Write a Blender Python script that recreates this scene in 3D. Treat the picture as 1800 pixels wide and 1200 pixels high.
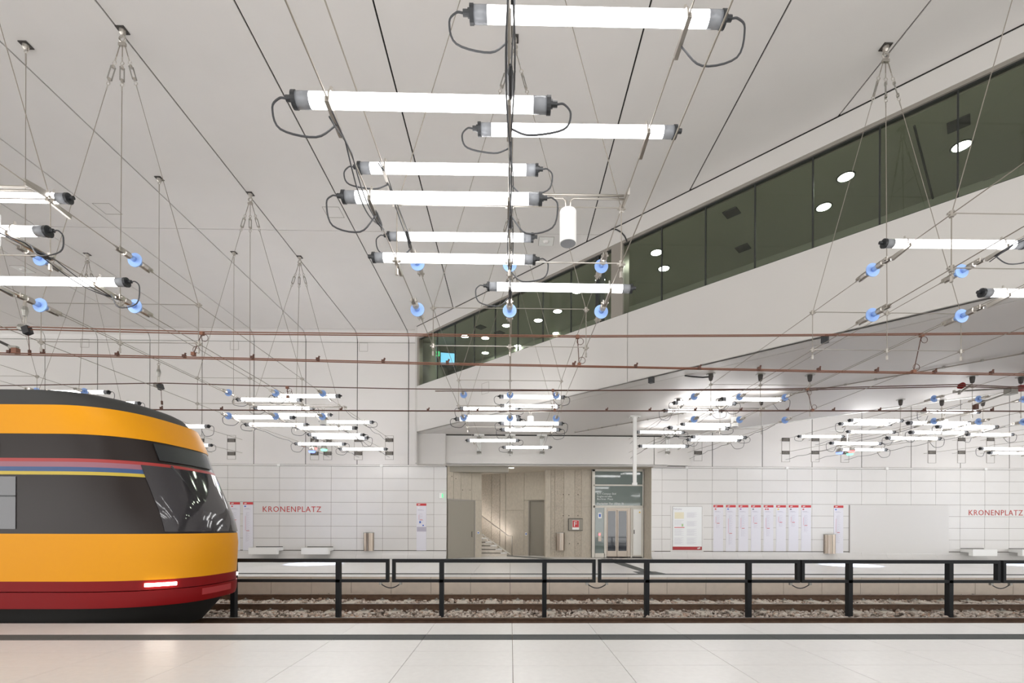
import bpy, math, random
from mathutils import Vector, Matrix
random.seed(7)
PI = math.pi
sc = bpy.context.scene
for o in list(bpy.data.objects): bpy.data.objects.remove(o)
COL = sc.collection

# ------------------------------------------------------------------ camera
F = 850.0; TH = math.radians(1.06); RO = 0.0034; PX0 = 912.7; PY0 = 926.0; H = 1.415
_c, _s = math.cos(TH), math.sin(TH)
FW = Vector((_s, _c, 0)); RT = Vector((_c, -_s, 0)); UP = Vector((0, 0, 1))
RR = RT*math.cos(RO) + UP*math.sin(RO); UU = UP*math.cos(RO) - RT*math.sin(RO)
cam = bpy.data.cameras.new('camera'); cob = bpy.data.objects.new('camera', cam); COL.objects.link(cob)
cam.sensor_width = 36; cam.lens = 17.0
cam.shift_x = -(PX0-900)/1800; cam.shift_y = (PY0-600)/1800
cam.clip_start = 0.05; cam.clip_end = 300
cob.matrix_world = Matrix(((RR.x, UU.x, -FW.x, 0), (RR.y, UU.y, -FW.y, 0), (RR.z, UU.z, -FW.z, H), (0, 0, 0, 1)))
sc.camera = cob
# ------------------------------------------------------------------ light and exposure
sc.view_settings.view_transform = 'Standard'; sc.view_settings.look = 'None'
sc.view_settings.exposure = 0.95; sc.view_settings.gamma = 1.0
sc.view_settings.use_curve_mapping = False
W = bpy.data.worlds.new('world'); sc.world = W; W.use_nodes = True
bg = W.node_tree.nodes['Background']; bg.inputs[0].default_value = (1.0, 0.995, 0.985, 1); bg.inputs[1].default_value = 1.8
TUBE_E = 4.3

def ray(px, py):
    return FW + RR*((px-PX0)/F) + UU*((PY0-py)/F)
def at(px, py, Y):                      # point on the plane y = Y
    d = ray(px, py); t = Y/d.y; return Vector((d.x*t, Y, H+d.z*t))
def onz(px, py, z):                     # point on the plane z
    d = ray(px, py); t = (z-H)/d.z; return Vector((d.x*t, d.y*t, z))
def onsum(px, py, S):                   # point on the diagonal vertical plane x + y = S
    d = ray(px, py); t = S/(d.x+d.y); return Vector((d.x*t, d.y*t, H+d.z*t))

# ------------------------------------------------------------------ materials
def lin(c): return tuple((v/255/12.92 if v/255 <= .04045 else ((v/255+.055)/1.055)**2.4) for v in c)
MATS = {}
def mat(name, rgb, rough=.5, metal=0, spec=.5, emit=0, noise=0, nscale=8, stretch=(1,1,1), bump=0, alpha=1, coat=0):
    m = bpy.data.materials.new(name); m.use_nodes = True; nt = m.node_tree
    b = nt.nodes['Principled BSDF']; c = lin(rgb)
    b.inputs['Base Color'].default_value = (*c, 1); b.inputs['Roughness'].default_value = rough
    b.inputs['Metallic'].default_value = metal; b.inputs['Specular IOR Level'].default_value = spec
    b.inputs['Coat Weight'].default_value = coat
    if emit:
        b.inputs['Emission Color'].default_value = (*c, 1); b.inputs['Emission Strength'].default_value = emit
    if alpha < 1: b.inputs['Alpha'].default_value = alpha
    if noise or bump:
        tc = nt.nodes.new('ShaderNodeTexCoord'); mp = nt.nodes.new('ShaderNodeMapping')
        mp.inputs['Scale'].default_value = stretch
        g = nt.nodes.new('ShaderNodeNewGeometry')
        nz = nt.nodes.new('ShaderNodeTexNoise'); nz.inputs['Scale'].default_value = nscale; nz.inputs['Detail'].default_value = 6
        nt.links.new(g.outputs['Position'], mp.inputs[0]); nt.links.new(mp.outputs[0], nz.inputs['Vector'])
        if noise:
            r = nt.nodes.new('ShaderNodeMapRange'); r.inputs['From Min'].default_value = .25; r.inputs['From Max'].default_value = .75
            r.inputs['To Min'].default_value = 1-noise; r.inputs['To Max'].default_value = 1+noise
            mx = nt.nodes.new('ShaderNodeVectorMath'); mx.operation = 'SCALE'; mx.inputs[0].default_value = c
            nt.links.new(nz.outputs['Fac'], r.inputs[0]); nt.links.new(r.outputs[0], mx.inputs['Scale'])
            nt.links.new(mx.outputs[0], b.inputs['Base Color'])
        if bump:
            bp = nt.nodes.new('ShaderNodeBump'); bp.inputs['Strength'].default_value = bump; bp.inputs['Distance'].default_value = .01
            nt.links.new(nz.outputs['Fac'], bp.inputs['Height']); nt.links.new(bp.outputs[0], b.inputs['Normal'])
    MATS[name] = m; return m
M_ceil = mat('ceiling_white', (222,219,216), .45, spec=.3, noise=.015, nscale=1.2)
M_joint = mat('joint_dark', (26,25,24), .9)
M_wallp = mat('wall_panel_white', (222,219,216), .35, noise=.012, nscale=1.5)
M_tile = mat('wall_tile', (218,216,213), .22, noise=.015, nscale=2)
M_tilejoint = mat('tile_joint', (122,112,102), .9)
M_bulk = mat('bridge_white', (206,203,199), .4, noise=.01, nscale=1)
M_soffit = mat('soffit_grey', (206,202,198), .45, noise=.015, nscale=1)
M_floor = mat('floor_stone', (243,242,240), .28, noise=.03, nscale=14, spec=.4)
M_floorjoint = mat('floor_joint', (124,112,100), .9)
M_tact = mat('tactile_strip', (92,95,94), .6, noise=.1, nscale=20)
M_face = mat('platform_face', (214,202,188), .6, noise=.05, nscale=6)
M_conc = mat('concrete', (190,181,166), .8, noise=.09, nscale=9, stretch=(1.4,1.4,.8), bump=.3)
M_conc2 = mat('concrete_rough', (182,172,157), .85, noise=.22, nscale=22, stretch=(1,1,.7), bump=.5)
M_doorgrey = mat('door_grey', (150,144,132), .5)
M_rail = mat('railing_anthracite', (27,29,32), .6, spec=.3)
M_rust = mat('rail_rust', (100,78,62), .75, noise=.25, nscale=9)
M_railtop = mat('rail_top', (150,146,140), .3, metal=.8)
M_ballast = mat('ballast_stone', (176,163,150), .9, noise=.3, nscale=7)
M_ballast_base = mat('ballast_base', (130,116,104), 1, noise=.3, nscale=20)
M_sleeper = mat('sleeper_concrete', (214,206,194), .85, noise=.1, nscale=9)
M_steel = mat('steel', (190,185,178), .32, metal=.9)
M_bin = mat('bin_steel', (160,148,136), .3, metal=.9)
M_wire = mat('wire_steel', (150,143,132), .5, metal=.35)
M_plate = mat('anchor_dark', (62,58,55), .6)
M_copper = mat('copper_wire', (138,96,78), .5, metal=.35)
M_copperd = mat('copper_dark', (92,62,52), .5, metal=.3)
M_black = mat('rubber_black', (44,44,46), .5)
M_cable = mat('cable_grey', (62,63,66), .45)
M_cap = mat('cap_black', (40,42,45), .4)
M_sleeve = mat('sleeve_grey', (142,145,150), .25)
M_tube = mat('tube_light', (255,254,254), .3, emit=TUBE_E)
M_disc = mat('disc_blue', (150,184,240), .35)
M_white = mat('lacquer_white', (236,236,233), .3)
M_iron = mat('galvanised', (160,158,152), .4, metal=.7)
M_red = mat('sign_red', (200,58,62), .5)
M_dred = mat('sign_dark_red', (170,50,55), .5)
M_letter = mat('letter_red', (188,66,60), .5)
M_paper = mat('poster_paper', (222,221,228), .4)
M_paper2 = mat('timetable_paper', (232,234,234), .3)
M_line = mat('print_grey', (176,172,186), .6)
M_pink = mat('print_pink', (214,150,166), .6)
M_blank = mat('blank_panel', (217,215,212), .5)
M_aluframe = mat('lift_frame', (212,208,198), .4)
M_liftsteel = mat('lift_steel', (176,165,153), .35, metal=.6)
M_liftglass = mat('lift_glass', (112,124,120), .04, spec=.8)
M_liftdark = mat('lift_door_glass', (62,66,72), .05, spec=.8)
M_text = mat('print_white', (232,235,232), .5)
M_frame = mat('window_frame', (150,144,136), .4, metal=.2)
M_gapb = mat('glass_joint', (40,42,40), .6)
M_in = mat('interior_grey', (160,160,148), .7)
M_inw = mat('interior_wall', (165,168,158), .7)
M_down = mat('downlight', (240,248,238), .3, emit=32)
M_screen = mat('screen_blue', (120,190,235), .3, emit=.9)
M_green = mat('exit_green', (60,205,130), .4, emit=1.0)
M_yel = mat('tram_yellow', (230,156,20), .4, spec=.2)
M_tred = mat('tram_red', (130,14,18), .45, spec=.2)
M_tdark = mat('tram_window_band', (42,35,33), .3, spec=.3)
M_tglass = mat('tram_glass', (52,50,54), .06, spec=.8)
M_troof = mat('tram_roof', (52,52,51), .6)
M_under = mat('tram_underframe', (20,18,16), .8)
M_sred = mat('stripe_red', (165,52,50), .4); M_spur = mat('stripe_mauve', (150,98,112), .4)
M_sblu = mat('stripe_blue', (52,82,128), .4); M_syel = mat('stripe_yellow', (196,172,60), .4)
M_head = mat('headlight', (255,246,230), .2, emit=6)
M_lred = mat('lamp_red', (255,90,90), .3, emit=2.2); M_lblue = mat('lamp_blue', (90,110,255), .3, emit=2.2); M_lgreen = mat('lamp_green', (90,230,150), .3, emit=2.2)
M_led = mat('handrail_led', (255,250,250), .3, emit=22)
M_pbtn = mat('button_red', (255,70,80), .3, emit=3)
M_pblue = mat('sign_blue', (60,100,190), .4)
M_pyel = mat('sign_yellow', (235,200,60), .4)
# tinted glass of the bridge windows
M_glass = bpy.data.materials.new('tinted_glass'); M_glass.use_nodes = True
nt = M_glass.node_tree; nt.nodes.clear()
o_ = nt.nodes.new('ShaderNodeOutputMaterial'); mxs = nt.nodes.new('ShaderNodeMixShader'); tr = nt.nodes.new('ShaderNodeBsdfTransparent'); gl = nt.nodes.new('ShaderNodeBsdfGlossy')
lw = nt.nodes.new('ShaderNodeLayerWeight'); pw = nt.nodes.new('ShaderNodeMath'); pw.operation = 'POWER'; pw.inputs[1].default_value = 5
fr = nt.nodes.new('ShaderNodeMapRange'); fr.inputs['To Min'].default_value = .04; fr.inputs['To Max'].default_value = 1
nt.links.new(lw.outputs['Facing'], pw.inputs[0]); nt.links.new(pw.outputs[0], fr.inputs[0])
tr.inputs[0].default_value = (.82,.84,.78,1); gl.inputs['Roughness'].default_value = .02; gl.inputs[0].default_value = (.9,.9,.9,1)
nt.links.new(fr.outputs[0], mxs.inputs[0]); nt.links.new(tr.outputs[0], mxs.inputs[1]); nt.links.new(gl.outputs[0], mxs.inputs[2]); nt.links.new(mxs.outputs[0], o_.inputs[0])

# ------------------------------------------------------------------ mesh helpers
class MB:
    def __init__(s): s.v = []; s.f = []
    def box(s, x0, x1, y0, y1, z0, z1):
        n = len(s.v)
        s.v += [(x0,y0,z0),(x1,y0,z0),(x1,y1,z0),(x0,y1,z0),(x0,y0,z1),(x1,y0,z1),(x1,y1,z1),(x0,y1,z1)]
        s.f += [tuple(n+i for i in q) for q in ((0,3,2,1),(4,5,6,7),(0,1,5,4),(1,2,6,5),(2,3,7,6),(3,0,4,7))]
        return s
    def obox(s, c, a, b, d):           # centre, three half-axis vectors
        n = len(s.v); c = Vector(c); a = Vector(a); b = Vector(b); d = Vector(d)
        for i, j, k in ((-1,-1,-1),(1,-1,-1),(1,1,-1),(-1,1,-1),(-1,-1,1),(1,-1,1),(1,1,1),(-1,1,1)): s.v.append(tuple(c+a*i+b*j+d*k))
        s.f += [tuple(n+i for i in q) for q in ((0,3,2,1),(4,5,6,7),(0,1,5,4),(1,2,6,5),(2,3,7,6),(3,0,4,7))]
        return s
    def prism(s, poly, z0, z1):
        n = len(s.v); k = len(poly)
        s.v += [(p[0],p[1],z0) for p in poly] + [(p[0],p[1],z1) for p in poly]
        s.f.append(tuple(n+i for i in reversed(range(k)))); s.f.append(tuple(n+k+i for i in range(k)))
        for i in range(k): j = (i+1) % k; s.f.append((n+i, n+j, n+k+j, n+k+i))
        return s
    def extx(s, prof, x0, x1):         # profile in (y,z) swept along x
        n = len(s.v); k = len(prof)
        s.v += [(x0,p[0],p[1]) for p in prof] + [(x1,p[0],p[1]) for p in prof]
        s.f.append(tuple(n+i for i in reversed(range(k)))); s.f.append(tuple(n+k+i for i in range(k)))
        for i in range(k): j = (i+1) % k; s.f.append((n+i, n+j, n+k+j, n+k+i))
        return s
    def tube(s, pts, r, n=6, caps=True):
        pts = [Vector(p) for p in pts]; rs = r if isinstance(r, (list, tuple)) else [r]*len(pts)
        base = len(s.v); ref = None
        for i, p in enumerate(pts):
            t = (pts[min(i+1, len(pts)-1)] - pts[max(i-1, 0)])
            if t.length < 1e-9: t = Vector((0,0,1))
            t.normalize()
            if ref is None: ref = Vector((0,0,1)) if abs(t.z) < .9 else Vector((1,0,0))
            a = ref - t*ref.dot(t)
            if a.length < 1e-4: a = t.orthogonal()
            a.normalize(); ref = a; b = t.cross(a)
            for k in range(n):
                q = p + (a*math.cos(2*PI*k/n) + b*math.sin(2*PI*k/n))*rs[i]; s.v.append(tuple(q))
        for i in range(len(pts)-1):
            for k in range(n):
                k2 = (k+1) % n; s.f.append((base+i*n+k, base+i*n+k2, base+(i+1)*n+k2, base+(i+1)*n+k))
        if caps:
            s.f.append(tuple(base+k for k in reversed(range(n)))); m = base+(len(pts)-1)*n; s.f.append(tuple(m+k for k in range(n)))
        return s
    def ring(s, c, r, tr_, ax='y', n=12, m=5):
        pts = []
        for k in range(n+1):
            a = 2*PI*k/n
            q = {'y': (math.cos(a), 0, math.sin(a)), 'x': (0, math.cos(a), math.sin(a)), 'z': (math.cos(a), math.sin(a), 0)}[ax]
            pts.append(Vector(c)+Vector(q)*r)
        return s.tube(pts, tr_, m, caps=False)
    def mesh(s, name, m, smooth=False, off=Vector((0,0,0))):
        me = bpy.data.meshes.new(name); me.from_pydata([(v[0]-off[0], v[1]-off[1], v[2]-off[2]) for v in s.v], [], s.f)
        me.materials.append(m)
        if smooth: me.shade_smooth(); 
        me.update(); return me
    def build(s, name, m, parent=None, smooth=False):
        off = parent_origin(parent)
        o = bpy.data.objects.new(name, s.mesh(name, m, smooth, off)); COL.objects.link(o)
        if parent: o.parent = parent
        ORG[o.name] = off
        return o
ORG = {}
def parent_origin(p):
    return ORG.get(p.name, Vector((0,0,0))) if p else Vector((0,0,0))
def thing(name, loc, label, cat, group=None):
    o = bpy.data.objects.new(name, None); COL.objects.link(o); o.location = loc; o.empty_display_size = .1
    o['label'] = label; o['category'] = cat
    if group: o['group'] = group
    ORG[o.name] = Vector(loc); return o
def tag(o, label, cat, group=None):
    o['label'] = label; o['category'] = cat
    if group: o['group'] = group
    return o
def struct(name, mb, m):
    o = mb.build(name, m); o['kind'] = 'structure'; return o
def inst(name, me, parent, loc=(0,0,0), rot=None, scale=None):
    o = bpy.data.objects.new(name, me); COL.objects.link(o); o.parent = parent; o.location = loc
    if rot: o.rotation_euler = rot
    if scale: o.scale = scale
    ORG[o.name] = parent_origin(parent) + Vector(loc); return o
def text(s, p, width, height, m, parent, name='lettering', depth=.006, rotz=0, sx=None):
    cu = bpy.data.curves.new(name, 'FONT'); cu.body = s; cu.extrude = depth/2; cu.size = 1; cu.resolution_u = 2; cu.space_character = 1.12
    to = bpy.data.objects.new('tmp', cu); COL.objects.link(to); bpy.context.view_layer.update()
    me = bpy.data.meshes.new_from_object(to.evaluated_get(bpy.context.evaluated_depsgraph_get())); bpy.data.objects.remove(to)
    xs = [v.co.x for v in me.vertices]; ys = [v.co.y for v in me.vertices]
    capw = (max(xs)-min(xs)); x0 = min(xs)
    kx = width/capw if width else height/.72; kz = height/.72
    off = parent_origin(parent)
    for v in me.vertices:
        a = (v.co.x-x0)*kx; h = v.co.y*kz; d = v.co.z
        v.co = (p[0]+a*math.cos(rotz)-off[0], p[1]+a*math.sin(rotz)-d-off[1], p[2]+h-off[2])
    me.materials.clear(); me.materials.append(m)
    o = bpy.data.objects.new(name, me); COL.objects.link(o)
    if parent: o.parent = parent
    ORG[o.name] = off; return o

# ================================================================== SETTING
YW = 21.4; ZC = 9.92; P = 2.25; T = 1.125
YE = 7.12; YF = 13.76
# ---- ceiling: dark backing, panels
ceil = struct('ceiling', MB().box(-38, 38, -9, YW+.2, ZC+.035, ZC+.2), M_joint)
ys = [20.97, 14.02, 7.0, -.02, -7.0]
pm = {}
for j in range(len(ys)-1):
    L = ys[j]-ys[j+1]
    me = MB().box(.016, P-.016, .011, L-.011, 0, .03).mesh('ceiling_panel', M_ceil)
    for k in range(-13, 13): inst('ceiling_panel', me, ceil, (k*P, ys[j+1], ZC))
# ---- back wall
wall = struct('wall_back', MB().box(-38, -3.95, YW+.04, YW+.3, -.6, ZC+.2).box(-3.95, at(785,900,YW).x-.02, YW+.04, YW+.3, -.6, 5.42)
              .box(at(1145,900,YW).x+.01, 38, YW+.04, YW+.3, -.6, 5.42).box(-3.2, 6.6, YW+.04, YW+.3, 4.25, 5.42).box(7.3, 38, YW+.04, YW+.3, 5.42, ZC+.2), M_joint)
XL = at(785,900,YW).x; XR = at(1145,900,YW).x
R = .42; prof = [(YW, 9.52)]
for i in range(1, 7): a = PI/2*i/6; prof.append((YW-R+R*math.cos(a), 9.50+R*math.sin(a)))
prof += [(20.98, ZC), (20.98, ZC+.03), (YW+.03, ZC+.03), (YW+.03, 9.52)]
me_up = MB().box(.016, P-.016, YW, YW+.03, 4.14, 9.50).mesh('wall_panel', M_wallp)
me_cv = MB().extx(prof, .016, P-.016).mesh('cove_panel', M_wallp)
for k in range(-12, 13):
    if k*P+P <= -4.4 or k*P >= 6.7:
        inst('wall_panel', me_up, wall, (k*P, 0, 0)); inst('cove_panel', me_cv, wall, (k*P, 0, 0))
MB().box(-4.484, -4.0, YW, YW+.03, 4.14, 9.50).build('wall_panel', M_wallp, wall); MB().extx(prof, -4.484, -4.0).build('cove_panel', M_wallp, wall)
tiles = struct('wall_tiles', MB().box(-38, XL, YW+.012, YW+.035, .36, 4.06).box(XR, 38, YW+.012, YW+.035, .36, 4.06), M_tilejoint)
rowh = (4.06-.37)/7
me_t = MB().box(.006, T-.006, YW, YW+.012, .006, rowh-.006).mesh('tile', M_tile)
for k in range(-21, 23):
    a, b = k*T, (k+1)*T
    if b <= XL+.05: me = me_t; x = a
    elif a >= XR-.05: me = me_t; x = a
    elif a < XL < b: me = MB().box(.004, XL-a-.002, YW, YW+.012, .004, rowh-.004).mesh('tile', M_tile); x = a
    elif a < XR < b: me = MB().box(XR-a, T-.004, YW, YW+.012, .004, rowh-.004).mesh('tile', M_tile); x = a
    else: continue
    if a < -20.3: continue
    for r in range(7): inst('tile', me, tiles, (x, 0, .37+r*rowh))
# ledge over the tiles
led = MB()
for x0, x1 in ((-38, XL-.05), (XR+.05, 38)): led.box(x0, x1, YW-.05, YW, 4.065, 4.125)
struct('trim_1', led, M_wallp)
br = MB()
for px in (311, 491, 671, 1206, 1382, 1557, 1730):
    x = at(px, 820, YW).x; br.box(x-.06, x+.06, YW-.09, YW-.045, 4.04, 4.13)
struct('trim_2', br, M_white)
# curved skirt at the foot of the wall
pr = [(YW, .33)]
for i in range(0, 7): a = PI/2*i/6; pr.append((YW-.34+.34*math.cos(a), .34-.34*math.sin(a)+.004))
pr += [(YW+.03, .004), (YW+.03, .33)]
sk = struct('baseboard_back', MB().box(-38, XL, YW+.005, YW+.034, 0, .33).box(XR, 38, YW+.005, YW+.034, 0, .33), M_tilejoint)
me = MB().extx(pr, .003, T-.003).mesh('skirt_tile', M_tile)
for k in range(-21, 23):
    if (k+1)*T <= XL or k*T >= XR-.1:
        inst('skirt_tile', me, sk, (k*T, 0, 0))
MB().extx(pr, -3*T+.003, XL).build('skirt_tile', M_tile, sk); MB().extx(pr, XR+.003, 6*T-.003).build('skirt_tile', M_tile, sk)
# ---- far platform
fp = struct('floor', MB().box(-38, 38, YF+.06, 26.5, -.6, -.012), M_floorjoint)
rows = [YF, 14.42, 14.72, 16.0, 17.3, 18.6, 19.9, YW-.05]
for j in range(len(rows)-1):
    if j == 1: continue
    L = rows[j+1]-rows[j]
    me = MB().box(.004, T-.004, .004, L-.004, -.012, 0).mesh('floor_tile', M_floor)
    for k in range(-18, 22): inst('floor_tile', me, fp, (k*T, rows[j], 0))
me = MB()
me.box(.006, T-.006, .01, .29, -.012, .001)
for q in range(6): me.box(.006, T-.006, .03+q*.045, .05+q*.045, .001, .006)
me_ts = me.mesh('tactile_slab', M_tact)
for k in range(-18, 22): inst('tactile_slab', me_ts, fp, (k*T, 14.42, 0))
MB().box(XL-1, XR+1, YW-.05, 26, -.012, 0).build('recess_floor', M_floor, fp)
# diagonal guide strips
def quad(pts, nm='guide_strip', m=M_tact, z=.004):
    q = [onz(x, y, 0) for x, y in pts]; return MB().prism([(p.x, p.y) for p in reversed(q)], 0.001, z).build(nm, m, fp)
quad([(1056,982),(1076,982),(1150,1006),(1132,1006)]); quad([(1112,1004.3),(1152,1004.3),(1170,1008),(1122,1008)])
quad([(866,975.5),(880,975.2),(975,981.5),(955,981.9)])
# face of the far platform
pf = struct('wall_platform_far', MB().box(-38, 38, YF+.05, YF+.07, -.75, -.02), M_tilejoint)
me1 = MB().box(.006, T-.006, YF, YF+.05, -.13, -.015).mesh('coping_slab', M_face)
me2 = MB().box(.006, T-.006, YF+.03, YF+.05, -.72, -.14).mesh('face_panel', M_face)
for k in range(-16, 17): inst('coping_slab', me1, pf, (k*T, 0, 0)); inst('face_panel', me2, pf, (k*T, 0, 0))
# ---- near platform
np_ = struct('floor_near', MB().box(-38, 38, -9, YE-.01, -.75, -.012), M_floorjoint)
rows = [(6.38, YE, M_floor), (5.51, 6.07, M_floor), (4.94, 5.51, M_floor), (4.37, 4.94, M_floor), (3.8, 4.37, M_floor), (3.23, 3.8, M_floor)]
for y0, y1, m in rows:
    me = MB().box(.003, T-.003, .003, y1-y0-.003, -.012, 0).mesh('floor_tile', m)
    for k in range(-8, 8): inst('floor_tile', me, np_, (.03+k*T, y0, 0))
MB().box(-38, 38, -9, 3.22, -.012, 0).build('rear_floor', M_floor, np_)
MB().box(-38, .03-8*T, 3.22, YE, -.012, 0).build('side_floor', M_floor, np_); MB().box(.03+8*T, 38, 3.22, YE, -.012, 0).build('side_floor', M_floor, np_)
me = MB(); me.box(.004, T-.004, .004, .306, -.012, .0)
for q in range(8): me.box(.004, T-.004, .015+q*.036, .033+q*.036, 0, .004)
me = me.mesh('tactile_slab', M_tact)
for k in range(-8, 8): inst('tactile_slab', me, np_, (.03+k*T, 6.07, 0))
struct('wall_rear_light_block', MB().box(-38, 38, -9.2, -9, 4.1, ZC+.1), M_tile)  # unseen wall behind the camera, open below, added to shape light from behind
# ---- ballast bed and tracks
ZR = -.35
struct('floor_trackbed', MB().box(-38, 38, YE-.02, YF+.06, -.9, -.56), M_ballast_base)
import numpy as np
rng = np.random.default_rng(3)
ico_v = []; 
for t in ((0,1),(1,0)): pass
ph = (1+5**.5)/2
iv = np.array([(-1,ph,0),(1,ph,0),(-1,-ph,0),(1,-ph,0),(0,-1,ph),(0,1,ph),(0,-1,-ph),(0,1,-ph),(ph,0,-1),(ph,0,1),(-ph,0,-1),(-ph,0,1)])/1.9
ifc = np.array([(0,11,5),(0,5,1),(0,1,7),(0,7,10),(0,10,11),(1,5,9),(5,11,4),(11,10,2),(10,7,6),(7,1,8),(3,9,4),(3,4,2),(3,2,6),(3,6,8),(3,8,9),(4,9,5),(2,4,11),(6,2,10),(8,6,7),(9,8,1)])
N = 26000
cx = rng.uniform(-13.5, 14.5, N); cy = rng.uniform(9.45, 13.7, N)
sz = rng.uniform(.022, .048, N); hz = -.525 + rng.uniform(-.01, .03, N)
hz += .03*np.sin(cx*1.7)*np.sin(cy*2.3)
ang = rng.uniform(0, 2*PI, N)
V = iv[None]*sz[:,None,None]*rng.uniform(.6, 1.35, (N,1,3))*rng.uniform(.75, 1.2, (N,12,1))
ca, sa = np.cos(ang)[:,None], np.sin(ang)[:,None]
X = V[...,0]*ca - V[...,1]*sa + cx[:,None]; Y_ = V[...,0]*sa + V[...,1]*ca + cy[:,None]; Z = V[...,2]*.8 + hz[:,None]
VV = np.stack([X, Y_, Z], -1).reshape(-1, 3); FF = (ifc[None] + (np.arange(N)*12)[:,None,None]).reshape(-1, 3)
me = bpy.data.meshes.new('ballast'); me.vertices.add(len(VV)); me.vertices.foreach_set('co', VV.ravel().astype('f'))
me.loops.add(FF.size); me.loops.foreach_set('vertex_index', FF.ravel().astype('i')); me.polygons.add(len(FF))
me.polygons.foreach_set('loop_start', np.arange(0, FF.size, 3, dtype='i')); me.polygons.foreach_set('loop_total', np.full(len(FF), 3, dtype='i'))
me.update(calc_edges=True)
me.materials.append(M_ballast)
# per-stone colour
nt = M_ballast.node_tree; g = nt.nodes.new('ShaderNodeNewGeometry'); rp = nt.nodes.new('ShaderNodeValToRGB')
els = [(0,(120,108,98)),(.2,(176,162,150)),(.45,(212,199,187)),(.7,(228,219,210)),(.9,(190,160,138)),(1,(236,230,223))]
while len(rp.color_ramp.elements) < len(els): rp.color_ramp.elements.new(.5)
for e, (p_, c_) in zip(rp.color_ramp.elements, els): e.position = p_; e.color = (*lin(c_), 1)
nt.links.new(g.outputs['Random Per Island'], rp.inputs[0]); nt.links.new(rp.outputs[0], nt.nodes['Principled BSDF'].inputs['Base Color'])
bo = bpy.data.objects.new('ballast', me); COL.objects.link(bo); bo['kind'] = 'stuff'
tag(bo, 'grey and brown crushed ballast stones filling the bed between the rails', 'ballast')
def railprof(y):
    return [(y-.07,-.172),(y+.07,-.172),(y+.07,-.158),(y+.012,-.135),(y+.012,-.045),(y+.036,-.03),(y+.036,-.004),(y+.03,0),(y-.03,0),(y-.036,-.004),(y-.036,-.03),(y-.012,-.045),(y-.012,-.135),(y-.07,-.158)]
def track(y0, y1, label, sleepers, xo):
    t = thing('railway_track', (0, (y0+y1)/2, ZR), label, 'track')
    for y in (y0, y1):
        r = MB().extx([(a, b+ZR) for a, b in railprof(y)], -36, 36).build('rail', M_rust, t)
        MB().box(-36, 36, y-.028, y+.028, ZR, ZR+.002).build('running_surface', M_railtop, r)
    if sleepers:
        ms = MB(); ms.extx([(-1.15,-.06),(-1.05,0),(1.05,0),(1.15,-.06),(1.15,-.2),(-1.15,-.2)], -.13, .13); ms = ms.mesh('sleeper', M_sleeper)
        mc = MB().box(-.05,.05,-.04,.04,0,.025).tube([(0,0,.02),(0,0,.055)], .022, 6).mesh('rail_clip', M_iron)
        k = 0; x = -13.9+xo
        while x < 15:
            s = inst('sleeper', ms, t, (x, 0, -.135))
            for y in (y0, y1):
                for d in (-.12, .12): inst('rail_clip', mc, s, (0, y-(y0+y1)/2+d, 0))
            x += .7; k += 1
    return t
track(7.93, 9.42, 'nearer railway track running along the edge of the front platform', False, 0)
track(11.12, 12.68, 'farther railway track between the black railing and the far platform', True, .1)
# near track sleeper ends between rail and railing
sn = MB(); 
# ---- diagonal bridge (mezzanine)
S0 = 16.62; S1 = 28.5; ZB = 5.43; GZ0 = 7.38; GZ1 = 9.38
def dpt(S, x): return (x, S-x)
XA, XB = -4.02, 16.0
def slab(S_a, S_b, xa, xb, z0, z1, mb=None):      # slab between two diagonals
    mb = mb or MB(); d = (S_b-S_a)/2
    return mb.prism([(xa, S_a-xa), (xb, S_a-xb), (xb+d, S_b-xb-d), (xa+d, S_b-xa-d)], z0, z1)
brg = struct('wall_bridge', slab(S0+.05, S0+.28, XA, XB, ZB+.01, GZ0-.01), M_joint)
xj = onsum(1103, 600, S0).x
for a, b in ((XA, xj-.006), (xj+.006, xj+7.2), (xj+7.212, XB)): slab(S0, S0+.05, a, b, ZB, GZ0-.004).build('face_panel', M_bulk, brg)
slab(S0, S0+.28, XA, XB, GZ1+.07, ZC-.02).build('fascia_panel', M_bulk, brg)
slab(S0-.02, S0+.02, XA, XB, ZC-.02, ZC+.03).build('shadow_gap', M_joint, brg)
# soffit panels
sof = struct('ceiling_bridge_soffit', slab(S0+.3, S1-.1, XA+.05, XB+2, ZB+.03, ZB+.2), M_joint)
slab(S0, S0+.62, XA, XB, ZB, ZB+.028).build('edge_panel', M_bulk, sof)
slab(S0+.65, 22.65, XA, XB, ZB, ZB+.028).build('soffit_panel', M_soffit, sof)
slab(22.66, S1, XA, XB, ZB, ZB+.028).build('soffit_panel', M_soffit, sof)
slab(S1-.28, S1, XA, XB, ZB+.03, ZC).build('rear_panel', M_bulk, brg)
slab(S1, S1+.14, XA, XB, ZB-.02, ZB+.05).build('lit_edge_strip', M_white, sof)  # white strip paints the light caught along the soffit's rear edge
# left pier and beam above the entrance
struct('wall_pier', MB().box(-4.0, XL, YW-.5, YW+.1, 4.12, ZB+2), M_bulk)
beamL = at(783,790,21.05).x; beamR = at(1214,790,21.05).x; bj = at(1150,790,21.05).x
bm = struct('wall_beam', MB().box(beamL+.02, beamR-.02, 21.09, YW+.02, 4.16, ZB+.03), M_joint)
for a, b in ((beamL, bj-.014), (bj+.014, beamR)): MB().box(a, b, 21.05, 21.09, 4.13, ZB-.05).build('beam_panel', M_bulk, bm)
MB().box(beamL, XR+.6, 21.05, YW+.1, 4.10, 4.155).build('beam_underside', M_bulk, bm)
MB().box(beamL-.04, beamL-.01, 21.0, 21.4, 4.13, ZB).build('shadow_gap', M_joint, bm)
MB().box(-4.06, -3.985, 20.60, YW+.04, 4.125, ZC).build('end_panel', M_bulk, brg)
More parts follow.
